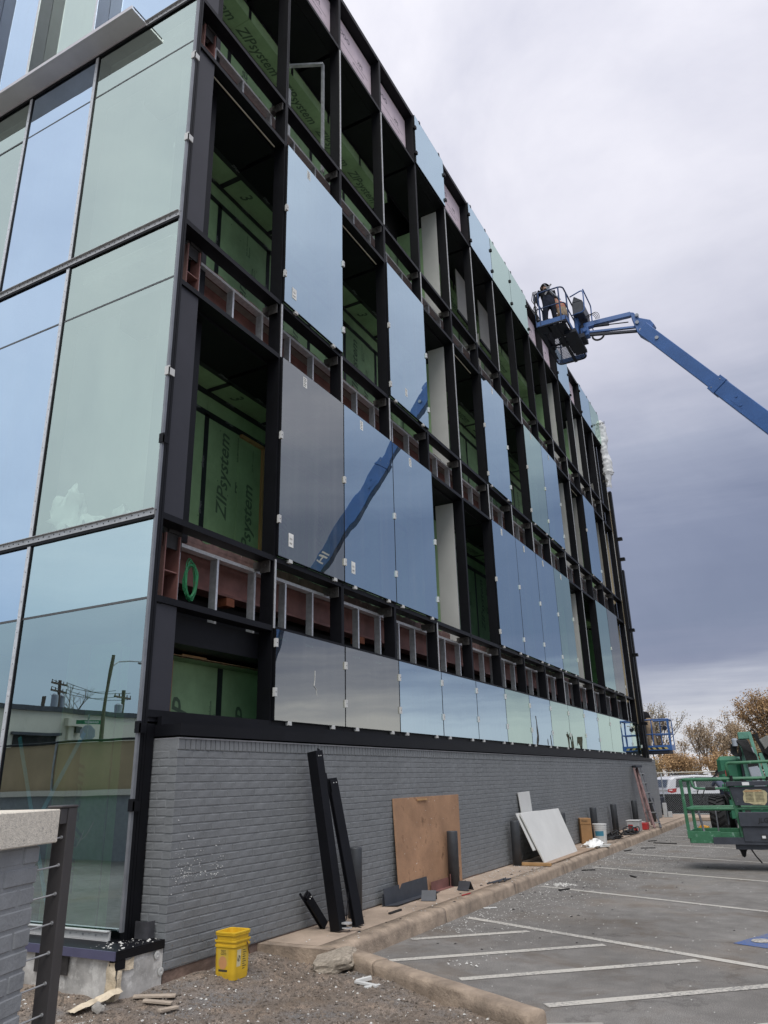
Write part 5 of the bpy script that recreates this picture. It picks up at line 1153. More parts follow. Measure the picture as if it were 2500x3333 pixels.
# ------------------------------------------------------------------ blue boom lift over the parapet
BLUEB = mat('backlit_basket_blue', (.022, .055, .15), .5, 0, .2, 4)  # basket blue darkened: the rails' look against the light is put into the colour
BX0, BX1, BY0, BY1, BZ = .67, 1.49, 12.08, 14.30, 13.0
lift = thing('boom_lift', 'big blue boom lift reaching up to the parapet with two workers in its basket', 'boom lift', (9.6, 11.9, 0), 'lifts on the site')
def loop(mb, pts, r, n=8, rad=.10, mi=0):
    """closed or open tube path with rounded corners"""
    out = []; pts = [Vector(p) for p in pts]
    for i, p in enumerate(pts):
        if 0 < i < len(pts)-1:
            a, b = (pts[i-1]-p), (pts[i+1]-p); q = min(rad, a.length*.45, b.length*.45); a.normalize(); b.normalize()
            for k in range(4):
                u = (k+.5)/4; out.append((p+a*q)*(1-u)**2+p*2*u*(1-u)+(p+b*q)*u*u)
        else: out.append(p)
    return mb.tube(out, r, n, mi=mi)
def rails(z): return [(BX0, BY0+.6, z), (BX0, BY0, z), (BX1, BY0, z), (BX1, BY1, z), (BX0, BY1, z), (BX0, BY0+.6, z)]
part('top_rail', loop(MB(), rails(BZ+1.06), .021, rad=.16), BLUEB, lift, smooth=True)
part('mid_rail', loop(MB(), rails(BZ+.56), .017, rad=.12), BLUEB, lift, smooth=True)
part('floor_rim', loop(MB(), [(x, y, BZ-.01) for x, y, _ in rails(0)], .024, rad=.16), BLUED, lift, smooth=True)
part('toe_board', MB().box((BX0+.02, BY0-.01, BZ+.02), (BX1-.02, BY0+.004, BZ+.15)).box((BX1-.004, BY0+.02, BZ+.02), (BX1+.01, BY1-.02, BZ+.15)).box((BX0+.02, BY1-.004, BZ+.02), (BX1-.02, BY1+.01, BZ+.15)).box((BX0-.01, BY0+.5, BZ+.02), (BX0+.004, BY1-.02, BZ+.15)), BLUEP, lift)
each('rail_post', [MB().bar((p[0], p[1], BZ), (p[0], p[1], BZ+1.06), .034, .034) for p in ((BX0+.03, BY0), (BX1-.12, BY0), (BX1, BY0+.35), (BX1, BY0+1.1), (BX1, BY1-.25), (BX0+.1, BY1), (BX0, BY1-.8), (BX0, BY0+.9), (BX0+.14, BY0))], BLUEB, lift)
mb = MB(); mb.box((BX0+.30, BY0+.06, BZ-.035), (BX1-.05, BY0+.75, BZ-.012)).box((BX0+.38, BY0+.8, BZ-.035), (BX1-.05, BY0+1.25, BZ-.012)).box((BX0+.46, BY0+.0, BZ-.06), (BX0+.54, BY1, BZ-.02)).box((BX0+.55, BY0+1.30, BZ-.030), (BX1-.03, BY1-.45, BZ-.012)).box((BX0+.02, BY0+1.05, BZ-.05), (BX1, BY0+1.10, BZ-.01)).box((BX0+.02, BY0+.02, BZ-.04), (BX0+.1, BY1-.4, BZ-.012)).box((BX0+.02, BY0+.02, BZ-.035), (BX0+.34, BY0+.35, BZ-.012))
mb.box((BX1-.20, BY0+.5, BZ-.12), (BX1+.12, BY0+1.75, BZ-.03)); part('floor_plate', mb, BLUED, lift)
mb = MB(); s_ = .042; x = BX0; 
k = -60
while k < 90:
    for sg in (1, -1):
        p0 = None
        y_a, y_b = BY0+.03, BY1-.03
        # diagonal strand clipped to the floor rectangle
        xa = BX0+k*s_; L = 2.2
        pts = []
        for u in np.linspace(0, 1, 45):
            yy = y_a+(y_b-y_a)*u; xx = xa+(yy-y_a)*.55*sg
            if BX0+.03 < xx < BX1-.03: pts.append((xx, yy))
        if len(pts) > 1: mb.bar((*pts[0], BZ-.005), (*pts[-1], BZ-.005), .0085, .010)
    k += 1
part('floor_mesh', mb, BLUED, lift, kind='stuff')
part('control_box', MB().box((BX1+.03, 12.95, BZ+.62), (BX1+.32, 13.75, BZ+1.02)).prism([(BX1+.03, 12.95, BZ+1.02), (BX1+.32, 12.95, BZ+1.02), (BX1+.10, 12.95, BZ+1.22)], (0, .8, 0)), LDARK, lift, bevel=.012)
part('control_guard', loop(loop(MB(), [(BX1, 12.9, BZ+.60), (BX1+.36, 12.9, BZ+.62), (BX1+.38, 12.9, BZ+1.32), (BX1, 12.9, BZ+1.20)], .018, rad=.12), [(BX1, 13.8, BZ+.60), (BX1+.36, 13.8, BZ+.62), (BX1+.38, 13.8, BZ+1.32), (BX1+.38, 12.9, BZ+1.32)], .018, rad=.1), BLUEP, lift, smooth=True)
part('rotator', MB().lathe((1.60, 13.35, BZ+.02), [(.0, 0), (.11, 0), (.11, .42), (.0, .42)], 16).box((1.49, 13.12, BZ-.02), (1.72, 13.58, BZ+.10)).box((1.49, 13.2, BZ+.1), (1.56, 13.5, BZ+.75)), BLUED, lift)
part('basket_bracket', MB().bar((1.50, 13.35, BZ-.10), (1.56, 13.35, BZ+.72), .5, .09, (1, 0, 0)), BLUEP, lift)
mb = MB().bar((1.68, 13.37, 13.42), (1.95, 13.41, 13.46), .16, .16).bar((1.90, 13.40, 13.47), (2.93, 13.62, 13.55), .13, .135); part('jib_arm', mb, BLUEP, lift, bevel=.008)
part('jib_link', MB().bar((1.70, 13.37, 13.24), (3.10, 13.64, 13.12), .075, .055), BLUEP, lift)
part('jib_link', MB().bar((1.80, 13.38, 13.14), (3.16, 13.65, 12.98), .075, .06), BLUED, lift)
part('jib_cylinder', MB().tube([(1.95, 13.40, 13.38), (2.35, 13.49, 13.36)], .035, 10).tube([(2.35, 13.49, 13.36), (2.85, 13.6, 13.33)], .016, 8), BLUED, lift)
part('jib_head', MB().box((1.60, 13.24, 13.08), (1.82, 13.48, 13.34)).tube([(1.72, 13.18, 13.22), (1.72, 13.54, 13.22)], .06, 10), BLUEP, lift, bevel=.01)
hs = []
for k in range(4):
    p = [Vector((1.66+.02*k, 13.25+.05*k, BZ+.55)), Vector((1.85+.07*k, 13.2, BZ+.76+.04*k)), Vector((2.05+.05*k, 13.25, BZ+.68)), Vector((2.05+.03*k, 13.3, BZ+.52))]
    hs.append(([(p[0]*(1-u)**3+p[1]*3*u*(1-u)**2+p[2]*3*u*u*(1-u)+p[3]*u**3) for u in np.linspace(0, 1, 9)], .008))
hs.append(([Vector((2.05+.16*math.cos(a), 13.32, 13.05-.16*abs(math.sin(a))-.02)) for a in np.linspace(math.pi, 0, 10)], .028))
for k in range(4): hs.append(([(BX0+.02+.03*k, BY0-.03, BZ+1.12), (BX0-.03+.05*k, BY0-.06, BZ+.85), (BX0+.10-.04*k, BY0-.05, BZ+.55), (BX0+.03+.03*k, BY0-.03, BZ+.22), (BX0+.12+.05*k, BY0+.1, BZ+.05)], .011))
for k in range(2): hs.append(([(BX1+.34, 13.7, BZ+.62), (BX1+.42, 13.6+.05*k, BZ+.30), (BX1+.30, 13.45, BZ+.12+.05*k), (BX1+.12, 13.4, BZ+.30)], .014))
each('hydraulic_hose', [MB().tube(p, r_, 7) for p, r_ in hs], RUBBER, lift, smooth=True)
part('tool_bag', MB().box((BX0+.12, BY0+.10, BZ+.0), (BX0+.40, BY0+.34, BZ+.26)), DARK, lift, bevel=.03)
part('glass_lifter', MB().box((BX0+.08, BY0+.75, BZ), (BX0+.16, BY0+1.35, BZ+.75)).tube([(BX0+.17, BY0+.9, BZ+.55), (BX0+.23, BY0+.9, BZ+.55)], .10, 12).tube([(BX0+.17, BY0+1.2, BZ+.55), (BX0+.23, BY0+1.2, BZ+.55)], .10, 12), DARK, lift)
bd = (Vector((4.74, 13.22, 10.65))-Vector((3.505, 13.53, 12.53))).normalized(); bp0 = Vector((3.505, 13.53, 12.53)); bup = Vector((.83, -.2, .52))
kn = [(2.92, 13.55, 13.60), (3.02, 13.55, 13.56), (3.12, 13.55, 13.36), (3.42, 13.50, 13.16), (3.50, 13.48, 12.99), (3.25, 13.5, 12.62), (3.05, 13.53, 12.86), (2.96, 13.55, 13.30)]
part('knuckle', MB().prism(kn, (.03, .26, 0)), BLUEP, lift, bevel=.012)
mb = MB()
for p in ((3.10, 13.50, 13.42), (3.08, 13.5, 13.20), (3.15, 13.5, 12.93), (3.52, 13.37, 12.50)): mb.tube([Vector(p), Vector(p)+Vector((.0, .04, 0))], .05, 12)
for p in ((3.10, 13.495, 13.42), (3.15, 13.495, 12.93)): mb.tube([Vector(p), Vector(p)+Vector((.0, .36, 0))], .035, 12)
part('pivot_pin', mb, LGREY, lift)
part('inner_boom', MB().bar(bp0-bd*.55, bp0+bd*2.6, .25, .34, bup), BLUEP, lift, bevel=.01)
part('collar', MB().bar(bp0+bd*2.22, bp0+bd*2.45, .34, .44, bup), BLUEP, lift, bevel=.006)
part('outer_boom', MB().bar(bp0+bd*2.45, bp0+bd*7.7, .31, .41, bup), BLUEP, lift, bevel=.012)
mb = MB(); side = bd.cross(bup).normalized(); sg = 1 if side.y < 0 else -1
for q, (a, b2) in enumerate(((2.95, .04), (3.20, -.06))): mb.tube([bp0+bd*a+side*sg*.155+bup*b2, bp0+bd*a+side*sg*.168+bup*b2], .03, 10)
mb.bar(bp0+bd*2.9+side*sg*.157-bup*.10, bp0+bd*3.3+side*sg*.157-bup*.10, .004, .02, bup)
part('boom_fitting', mb, BLUEP, lift)
part('collar_bolt', MB().tube([bp0+bd*2.3+side*sg*.172+bup*.14, bp0+bd*2.3+side*sg*.18+bup*.14], .014, 6).tube([bp0+bd*2.3+side*sg*.172-bup*.14, bp0+bd*2.3+side*sg*.18-bup*.14], .014, 6), LGREY, lift)
mb = MB(); to = bp0+bd*5.9+side*sg*.158-bup*.12; put_text(mb, 'HI', tuple(to), tuple(-bd), tuple(bup.normalized()), .38); part('lettering', mb, SIGNW, lift)
mb = MB(); b0 = bp0+bd*7.5
mb.bar(b0+Vector((.2, .0, .1)), Vector((9.0, 12.1, 1.9)), .30, .36, bup); part('lower_boom', mb, BLUEP, lift, bevel=.012)
part('boom_elbow', MB().tube([b0+Vector((.05, -.30, -.02)), b0+Vector((.05, .30, -.02))], .20, 14).tube([b0+Vector((.0, -.2, -.1)), Vector((8.5, 12.1, 3.2))], .05, 8), BLUEP, lift)
part('turntable', MB().box((8.4, 10.9, 1.05), (11.4, 13.0, 1.30)).box((9.4, 10.9, 1.30), (11.4, 11.6, 2.1)).box((9.4, 12.3, 1.3), (11.4, 13.0, 2.1)).lathe((9.6, 11.9, .85), [(.5, 0), (.5, .2), (0, .2)], 18), BLUEP, lift, bevel=.03)
part('chassis', MB().box((8.2, 11.2, .45), (11.2, 12.6, .85)).box((8.5, 10.6, .40), (8.7, 13.2, .6)).box((10.7, 10.6, .40), (10.9, 13.2, .6)), BLUED, lift, bevel=.02)
def wheel(cx, cy, cz, r, w, axis, parent, tread=0):
    ax = (Vector((0, 1, 0)), Vector((0, 0, 1)), Vector((1, 0, 0))) if axis == 'x' else (Vector((1, 0, 0)), Vector((0, 0, 1)), Vector((0, 1, 0)))
    tyre = part('tyre', MB().lathe((cx, cy, cz), [(r*.5, -w/2), (r*.92, -w/2), (r, -w*.36), (r, w*.36), (r*.92, w/2), (r*.5, w/2)], 30, ax=ax), RUBBER, parent, smooth=False)
    part('rim', MB().lathe((cx, cy, cz), [(0, -w*.3), (r*.5, -w*.45), (r*.52, -w*.5), (r*.52, w*.5), (r*.5, w*.45), (0, w*.3)], 20, ax=ax), LGREY, tyre)
    if tread:
        mb = MB()
        for k in range(22):
            for s in (-1, 1):
                a = 2*math.pi*(k+(.5 if s > 0 else 0))/22; b = a+.20
                pa = Vector((cx, cy, cz))+ax[0]*math.cos(a)*(r+.012)+ax[1]*math.sin(a)*(r+.012)+ax[2]*(s*w*.46); pb = Vector((cx, cy, cz))+ax[0]*math.cos(b)*(r+.014)+ax[1]*math.sin(b)*(r+.014)+ax[2]*(s*w*.03)
                rad = (ax[0]*math.cos((a+b)/2)+ax[1]*math.sin((a+b)/2)); mb.bar(pa, pb, .045, .045, rad)
        part('tread_lug', mb, RUBBER, tyre)
for x in (8.6, 10.8):
    for y in (10.7, 13.1): wheel(x, y, .45, .45, .36, 'y', lift)
# two workers in the basket
J = stand((.98, 12.55, BZ), R(28), .30, 'fwd', 1.04); J['chest'] = (J['chest'][0], .185); J['waist'] = (J['waist'][0], .16); J['pelvis'] = (J['pelvis'][0], .16)
w1 = person('person in black hoodie, jeans, harness and cap bending over the rail of the high basket', J, PE, [CLOTHB, DENIM, RUBBER, SKIN], segs(0, 1, 2, 3), (.98, 12.55, BZ)); headgear(w1, J, CLOTHB, .03); face(w1, J, R(28))
ch = Vector(J['chest'][0]); bk = Vector((math.sin(R(28)), -math.cos(R(28)), .25)).normalized(); sd = Vector((math.cos(R(28)), math.sin(R(28)), 0))
mb = MB()
for s in (-1, 1): mb.bar(ch+bk*.195+sd*.10*s+Vector((0, 0, .16)), ch+bk*.20-sd*.02*s-Vector((0, 0, .02)), .045, .008, bk); mb.bar(ch+bk*.20+sd*.0*s-Vector((0, 0, .0)), Vector(J['waist'][0])+bk*.175+sd*.11*s, .045, .008, bk)
part('harness', mb, LDARK, w1); part('harness_ring', MB().tube([ch+bk*.215+sd*.04*math.cos(a)+Vector((0, 0, .04*math.sin(a))) for a in np.linspace(0, 6.3, 12)], .009, 6), GALV, w1)
part('lanyard', MB().tube([ch+bk*.21, ch+bk*.24+sd*.12-Vector((0, 0, .2)), ch+bk*.26+sd*.30-Vector((0, 0, .42))], .014, 6), LGREY, w1)
J = stand((1.30, 12.72, BZ), R(50), .40, 'fwd', 1.0, .30)
w2 = person('person in patterned shirt and white hard hat crouching low in the basket', J, PE, [PLAID, KHAKI, RUBBER, SKIN], segs(0, 1, 2, 3), (1.30, 12.72, BZ)); headgear(w2, J, mat('hard_hat_shell', (.55, .55, .50), .4), .035, 'hard_hat'); face(w2, J, R(50))
# ------------------------------------------------------------------ far blue basket with one worker, at the end of the wall
fb = thing('boom_lift', 'far blue lift basket with hazard stripes at the end of the brick wall', 'boom lift', (-.2, 25.2, 0), 'lifts on the site')
x0, x1, y0, y1, z0 = -.36, .86, 23.85, 24.65, 2.36
part('floor_tray', MB().box((x0-.02, y0, z0-.12), (x1-.08, y1, z0-.005)), BLUED, fb, bevel=.01)
part('toe_board', MB().box((x0, y0-.02, z0), (x1, y0, z0+.17)).box((x0, y1, z0), (x1, y1+.02, z0+.17)).box((x1, y0, z0), (x1+.02, y1, z0+.17)).box((x0-.02, y0, z0), (x0, y1, z0+.17)), BLUEP, fb)
mb = MB(); k = 0; x = x0+.02
while x < x1-.1:
    mb.add([(x, y0-.023, z0+.03), (x+.10, y0-.023, z0+.03), (x+.05, y0-.023, z0+.10), (x-.05, y0-.023, z0+.10)], [(0, 1, 2, 3)], k % 2); x += .10; k += 1
part('hazard_stripe', mb, [mat('stripe_yellow', (.50, .40, .14), .6), RUBBER], fb)
for z, r_ in ((z0+1.05, .024), (z0+.55, .018)):
    part('top_rail' if z > z0+.8 else 'mid_rail', loop(MB(), [(x0, y0, z), (x1, y0, z), (x1, y1, z), (x0, y1, z), (x0, y0, z)], r_, rad=.06), BLUEP, fb, smooth=True)
each('rail_post', [MB().bar((x, y, z0), (x, y, z0+1.05), .032, .032) for (x, y) in ((x0, y0), (x0+.10, y0), (.28, y0), (x1-.03, y0), (x1, y0+.05), (x1, y1), (.45, y1), (x0, y1))], BLUEP, fb)
part('control_box', MB().box((-.1, y1-.2, z0+.55), (.12, y1+.05, z0+.98)), LDARK, fb, bevel=.01)
part('wheel_knob', MB().lathe((.62, y1-.1, z0+.78), [(0, -.02), (.07, -.02), (.085, 0), (.07, .02), (0, .02)], 14, ax=(Vector((1, 0, 0)), Vector((0, 0, 1)), Vector((0, 1, 0)))).bar((.45, y1-.1, z0+.85), (.62, y1-.1, z0+.80), .02, .02), BLUED, fb)
part('mast', MB().box((-.42, y1+.05, 0), (-.18, y1+.35, z0-.02)), BLUED, fb); part('mast_arm', MB().box((-.40, y0+.2, z0-.20), (-.2, y1+.3, z0-.125)), BLUED, fb)
part('chassis', MB().box((-1.2, y1+.1, .35), (-.1, y1+2.2, .75)), BLUED, fb, bevel=.03)
for x in (-1.1, -.2):
    for y in (y1+.4, y1+1.9): wheel(x, y, .32, .32, .22, 'x', fb)
J = stand((.18, 24.25, z0), R(55), .62, 'fwd', 1.0)
w3 = person('person in khaki trousers and black jacket bending in the far blue basket', J, PE, [CLOTHB, KHAKI, RUBBER, SKIN], segs(0, 1, 2, 3), (.18, 24.25, z0)); headgear(w3, J, mat('yellow_hat_shell', (.75, .55, .10), .4), .03, 'hard_hat'); face(w3, J, R(55))
# ------------------------------------------------------------------ green boom lift in the lot
gl = thing('boom_lift', 'worn green boom lift parked low on the lot with its basket towards the wall', 'boom lift', (3.6, 18.2, 0), 'lifts on the site')
gx0, gx1, gy0, gy1 = 3.035, 5.45, 9.55, 10.45
def gr(z, x0=gx0, x1=gx1, y0=gy0, y1=gy1): return [(x1, y0, z), (x0, y0, z), (x0, y1, z), (x1, y1, z)]
part('top_rail', loop(MB(), gr(1.455), .028, rad=.10), LGREEN, gl, smooth=True)
part('mid_rail', loop(MB(), gr(.975, gx0+.01), .026, rad=.09), LGREEN, gl, smooth=True)
part('high_rail', loop(MB(), [(3.82, gy0+.02, 1.455), (3.80, gy0+.02, 1.715), (5.45, gy0+.02, 1.735)], .026, rad=.07), LGREEN, gl, smooth=True)
each('rail_post', [MB().bar(a, b, .052, .052, (0, 1, 0)) for a, b in (((3.04, gy0, .50), (3.02, gy0, 1.455)), ((3.04, gy1, .50), (3.02, gy1, 1.455)), ((3.90, gy0, .46), (3.80, gy0, 1.44)), ((3.98, gy0+.1, .46), (3.84, gy0+.1, 1.44)), ((3.8, gy1, .46), (3.8, gy1, 1.45)))], LGREEN, gl, bevel=.006)
part('side_handle', loop(MB(), [(3.20, gy0-.02, 1.44), (3.22, gy0-.03, 1.32), (3.34, gy0-.03, 1.305), (3.85, gy0-.03, 1.305)], .022, rad=.08), LGREEN, gl, smooth=True)
part('handle_grip', MB().tube([(3.42, gy0-.03, 1.306), (3.58, gy0-.03, 1.306)], .030, 10), RUBBER, gl)
part('floor_tray', MB().box((3.05, gy0, .44), (5.45, gy1, .465)).box((3.05, gy0-.015, .43), (3.55, gy0, .62)).box((3.05, gy1, .43), (5.45, gy1+.015, .62)).box((3.035, gy0, .43), (3.05, gy1, .62)).box((3.30, gy0+.02, .52), (3.95, gy0+.045, .60)), LGREEN, gl, bevel=.004)
part('inner_strut', MB().bar((3.28, gy0+.06, .60), (3.20, gy0+.3, .96), .03, .04).bar((3.5, gy0+.2, .6), (3.48, gy0+.4, .95), .022, .022), LDARK, gl)
part('lower_beam', MB().box((3.42, gy0-.06, .42), (5.45, gy0-.02, .475)).box((3.42, gy0-.05, .475), (3.98, gy0-.03, .53)).box((3.75, gy0+.0, .34), (5.45, gy1-.2, .42)), LDARK, gl)
part('lower_panel', MB().box((3.905, gy0-.07, .46), (5.45, gy0-.02, .70)).box((3.88, gy0-.10, .70), (5.45, gy0-.02, .925)), LDARK, gl, bevel=.008)
mb = MB(); put_text(mb, 'JLG', (4.17, gy0-.106, .765), (1, 0, 0), (0, 0, 1), .105, .15); part('lettering', mb, mat('dark_emblem', (.012, .012, .014), .5), gl)
part('control_panel', MB().prism([(3.86, gy0-.06, 1.03), (5.45, gy0-.06, 1.01), (5.45, gy0-.06, 1.33), (3.80, gy0-.06, 1.33)], (0, .06, 0)).box((3.77, gy0-.10, 1.34), (5.45, gy0-.02, 1.415)), LDARK, gl, bevel=.006)
dp = []
for k in range(18):
    a = k*6.283/18; rr_ = 1+.14*MN.noise(Vector((k*1.7, 2, 0)))*2; dp.append((4.18+.185*max(-1, min(1, 1.25*math.cos(a)))*rr_, gy0-.063, 1.165+.118*max(-1, min(1, 1.25*math.sin(a)))*rr_))
part('worn_decal', MB().prism(dp, (0, .002, 0)), mat('worn_cream_decal', (.48, .42, .25), .7, 0, .14, 20, col2=(.20, .17, .11), c2=(.60, .66), c2scale=30), gl)
mb = MB()
for k in range(7): mb.box((4.04, gy0-.0655, 1.095+.022*k), (4.16, gy0-.0635, 1.101+.022*k)).box((4.19, gy0-.0655, 1.095+.022*k), (4.32, gy0-.0635, 1.101+.022*k))
part('decal_print', mb, INKD, gl); part('decal_stripe', MB().box((4.03, gy0-.0655, 1.252), (4.30, gy0-.0632, 1.262)), mat('decal_orange', (.55, .16, .04), .6), gl)
each('white_label', [MB().box((4.02, gy0-.104, 1.35), (4.13, gy0-.101, 1.40)), MB().box((4.33, gy0-.073, .50), (4.50, gy0-.071, .565)), MB().box((4.18, gy0-.073, .52), (4.24, gy0-.071, .56))], SIGNW, gl)
mb = MB()
for x in (4.18, 4.25): mb.box((x, gy0-.075, .50), (x+.006, gy0-.0715, .575))
for z in (.50, .57): mb.box((4.16, gy0-.075, z), (4.27, gy0-.0715, z+.005))
mb.box((4.38, gy0-.075, .51), (4.385, gy0-.0735, .55)).box((4.44, gy0-.075, .51), (4.445, gy0-.0735, .55)).bar((4.38, gy0-.0745, .55), (4.413, gy0-.0745, .562), .002, .005).bar((4.413, gy0-.0745, .562), (4.445, gy0-.0745, .55), .002, .005); part('label_print', mb, INKD, gl)
each('control_switch', [MB().tube([(3.86, gy0-.05, 1.42), (3.86, gy0-.05, 1.51)], .026, 8), MB().box((4.0, gy0-.06, 1.42), (4.05, gy0-.02, 1.45)), MB().box((4.2, gy0-.06, 1.42), (4.26, gy0-.02, 1.44)), MB().tube([(4.42, gy0-.05, 1.42), (4.42, gy0-.05, 1.48)], .02, 8), MB().box((4.3, gy0-.05, 1.42), (4.34, gy0-.02, 1.455))], DARK, gl)
hs = [([(3.97+.02*k, gy0+.5, .95), (3.93+.01*k, gy0+.3, .72+.02*k), (3.98, gy0+.2, .60), (4.1, gy0+.2, .55)], .012) for k in range(5)]
hs += [([(3.72+.03*k, gy0+.2, 1.40), (3.70+.02*k, gy0+.1, 1.22), (3.76+.02*k, gy0+.1, 1.12), (3.82, gy0+.2, 1.2)], .009) for k in range(3)]
hs += [([(3.95, gy0+.3, .34), (4.02, gy0+.25, .22), (4.10, gy0+.2, .12)], .011), ([(3.3, gy0+.1, 1.33), (3.26, gy0+.05, 1.22), (3.34, gy0, 1.16), (3.40, gy0, 1.3)], .009)]
hs += [([(3.4+.02*k, gy1, 1.46), (3.55, gy1+.0, 1.52+.02*k), (3.72, gy1, 1.56+.02*k)], .008) for k in range(3)]
each('hydraulic_hose', [MB().tube(p, r_, 6) for p, r_ in hs], RUBBER, gl, smooth=True)
part('foot_lug', MB().lathe((3.84, gy0+.2, .20), [(0, .0), (.03, .02), (.05, .10), (.08, .14), (.0, .145)], 8), DARK, gl)
part('red_valve', MB().box((3.70, gy1-.05, 1.50), (3.76, gy1+.02, 1.60)), RED, gl)
# boom, turntable, hood and wheels behind
part('engine_hood', MB().box((2.83, 17.9, 1.30), (3.42, 19.8, 1.98)), LGREEN2, gl, bevel=.10)
part('hood_side', MB().box((3.44, 17.86, 1.2), (3.50, 19.8, 2.0)), LDARK, gl)
part('turntable', MB().box((2.9, 17.7, 1.08), (4.9, 20.2, 1.28)), LGREEN2, gl, bevel=.02)
part('boom_mast', MB().bar((3.62, 17.8, 1.1), (3.58, 17.9, 2.55), .20, .20, (0, 1, 0)).box((3.50, 17.72, 2.40), (3.80, 18.0, 2.58)), LPALE, gl, bevel=.01)
part('boom_tube', MB().bar((3.85, 17.55, 1.0), (3.68, 17.75, 2.15), .26, .2, (0, 1, 0)), LGREY, gl, bevel=.02)
each('boom_side_plate', [MB().bar((3.98, 17.6, 1.0), (3.78, 17.8, 2.56), .08, .16, (0, 1, 0)), MB().bar((4.12, 17.6, 1.0), (3.98, 17.8, 2.02), .12, .1, (0, 1, 0))], LPALE, gl, bevel=.008)
part('boom_lattice', MB().bar((4.25, 17.65, 1.4), (3.92, 17.85, 2.50), .10, .06, (0, 1, 0)).box((3.9, 17.8, 1.95), (4.2, 17.9, 2.05)).bar((4.10, 17.7, 2.0), (4.30, 17.7, 2.2), .1, .16), DARK, gl)
part('boom_cover', MB().bar((4.36, 17.6, 1.85), (4.10, 17.8, 2.42), .26, .05, (0, 1, 0)), mat('grey_cover', (.20, .20, .19), .6), gl, bevel=.02)
hs = [[(3.36+.03*k, 17.7, 2.30-.01*k), (3.42+.035*k, 17.6, 2.36), (3.55+.03*k, 17.55, 2.22-.02*k), (3.62+.03*k, 17.58, 1.9), (3.70+.02*k, 17.6, 1.2)] for k in range(9)]
hs += [[(3.30+.03*k, 17.7, 2.28), (3.28+.03*k, 17.68, 2.05), (3.42+.02*k, 17.66, 1.98), (3.5, 17.6, 2.2)] for k in range(5)]
hs += [[(4.22+.03*k, 17.5, 2.3-.05*k), (4.34+.02*k, 17.5, 2.0), (4.40+.03*k, 17.5, 1.2)] for k in range(4)]
def smooth_path(p, n=4):
    p = [Vector(q) for q in p]; out = []
    for i in range(len(p)-1):
        a, b, c, d = p[max(i-1, 0)], p[i], p[i+1], p[min(i+2, len(p)-1)]
        for k in range(n): u = k/n; out.append(.5*((2*b)+(c-a)*u+(2*a-5*b+4*c-d)*u*u+(3*b-a-3*c+d)*u**3))
    return out+[p[-1]]
each('boom_hose', [MB().tube(smooth_path(p), .022, 6) for p in hs], RUBBER, gl, smooth=True)
part('hose_roller', MB().lathe((3.40, 17.6, 2.22), [(0, 0), (.07, 0), (.08, .16), (.06, .2), (0, .2)], 12, ax=(Vector((1, 0, 0)), Vector((0, 1, 0)), Vector((0, .2, 1)))), LGREY, gl)
part('beacon_stack', MB().box((3.84, 17.85, 2.46), (3.98, 17.95, 2.52)).tube([(3.76, 17.9, 2.52), (3.84, 17.9, 2.66), (3.98, 17.85, 2.5)], .02, 6), DARK, gl)
part('fly_boom', MB().bar((4.6, 17.6, 1.6), (4.95, 11.0, .9), .22, .24).bar((4.95, 11.0, .9), (4.7, 10.5, .6), .2, .2), LPALE, gl, bevel=.01)
part('chassis', MB().box((3.0, 17.8, .40), (4.6, 20.6, .95)).box((2.95, 17.95, .42), (4.7, 18.1, .56)), LGREEN2, gl, bevel=.02)
for x in (2.68, 4.85):
    for y in (18.1, 20.3): wheel(x, y, .475, .475, .40, 'x', gl, tread=(y < 19))
J = stand((2.62, 21.3, 0), R(20), .55, 'fwd', 1.0)
w4 = person('person in a slate blue shirt stooping behind the green lift', J, PE, [BLUESH, DENIM, RUBBER, SKIN], segs(0, 1, 2, 3), (2.62, 21.3, 0)); headgear(w4, J, CLOTHB); face(w4, J, R(20))
solo('wheel_chock', MB().prism([(2.2, 17.0, .0), (2.48, 17.0, .0), (2.48, 17.0, .26), (2.30, 17.0, .30), (2.22, 17.0, .22)], (0, .25, 0)), mat('yellow_orange_plastic', (.62, .30, .02), .5), 'yellow wedge chock beside the green lift tyre', 'wheel chock', (2.3, 17.1, 0), bevel=.01)
# ------------------------------------------------------------------ fence, car, kerb and road beyond the lot
FY = 28.6
mb = MB().box((-12, 24.6, .0), (1.9, 26.4, .12)); struct('far_sidewalk', mb, SLABC, bevel=.02)
fe = thing('chain_link_fence', 'chain link fence with a black screen along its lower half beyond the lot', 'fence', (0, FY, 0))
for k in range(12):
    part('fence_post', MB().tube([(-9+2.75*k+.35, FY, 0), (-9+2.75*k+.35, FY, 1.60)], .022, 8), GALV, fe)
part('top_rail', MB().tube([(-9, FY, 1.61), (22, FY, 1.61)], .021, 8), mat('pale_galvanised_rail', (.58, .56, .50), .5, .3), fe)
part('bottom_rail', MB().tube([(-9, FY, .05), (22, FY, .05)], .018, 8), GALV, fe)
part('screen_fabric', MB().box((-9, FY+.03, .06), (22, FY+.036, .80)), SCREEN, fe)
mb = MB(); s_ = .075; x = -4.0
while x < 9:
    mb.bar((x, FY, .06), (x+1.52, FY, 1.58), .0042, .0042, (0, 1, 0)); mb.bar((x+1.52, FY+.004, .06), (x, FY+.004, 1.58), .0042, .0042, (0, 1, 0)); x += s_
part('wire_mesh', mb, GALV, fe, kind='stuff')
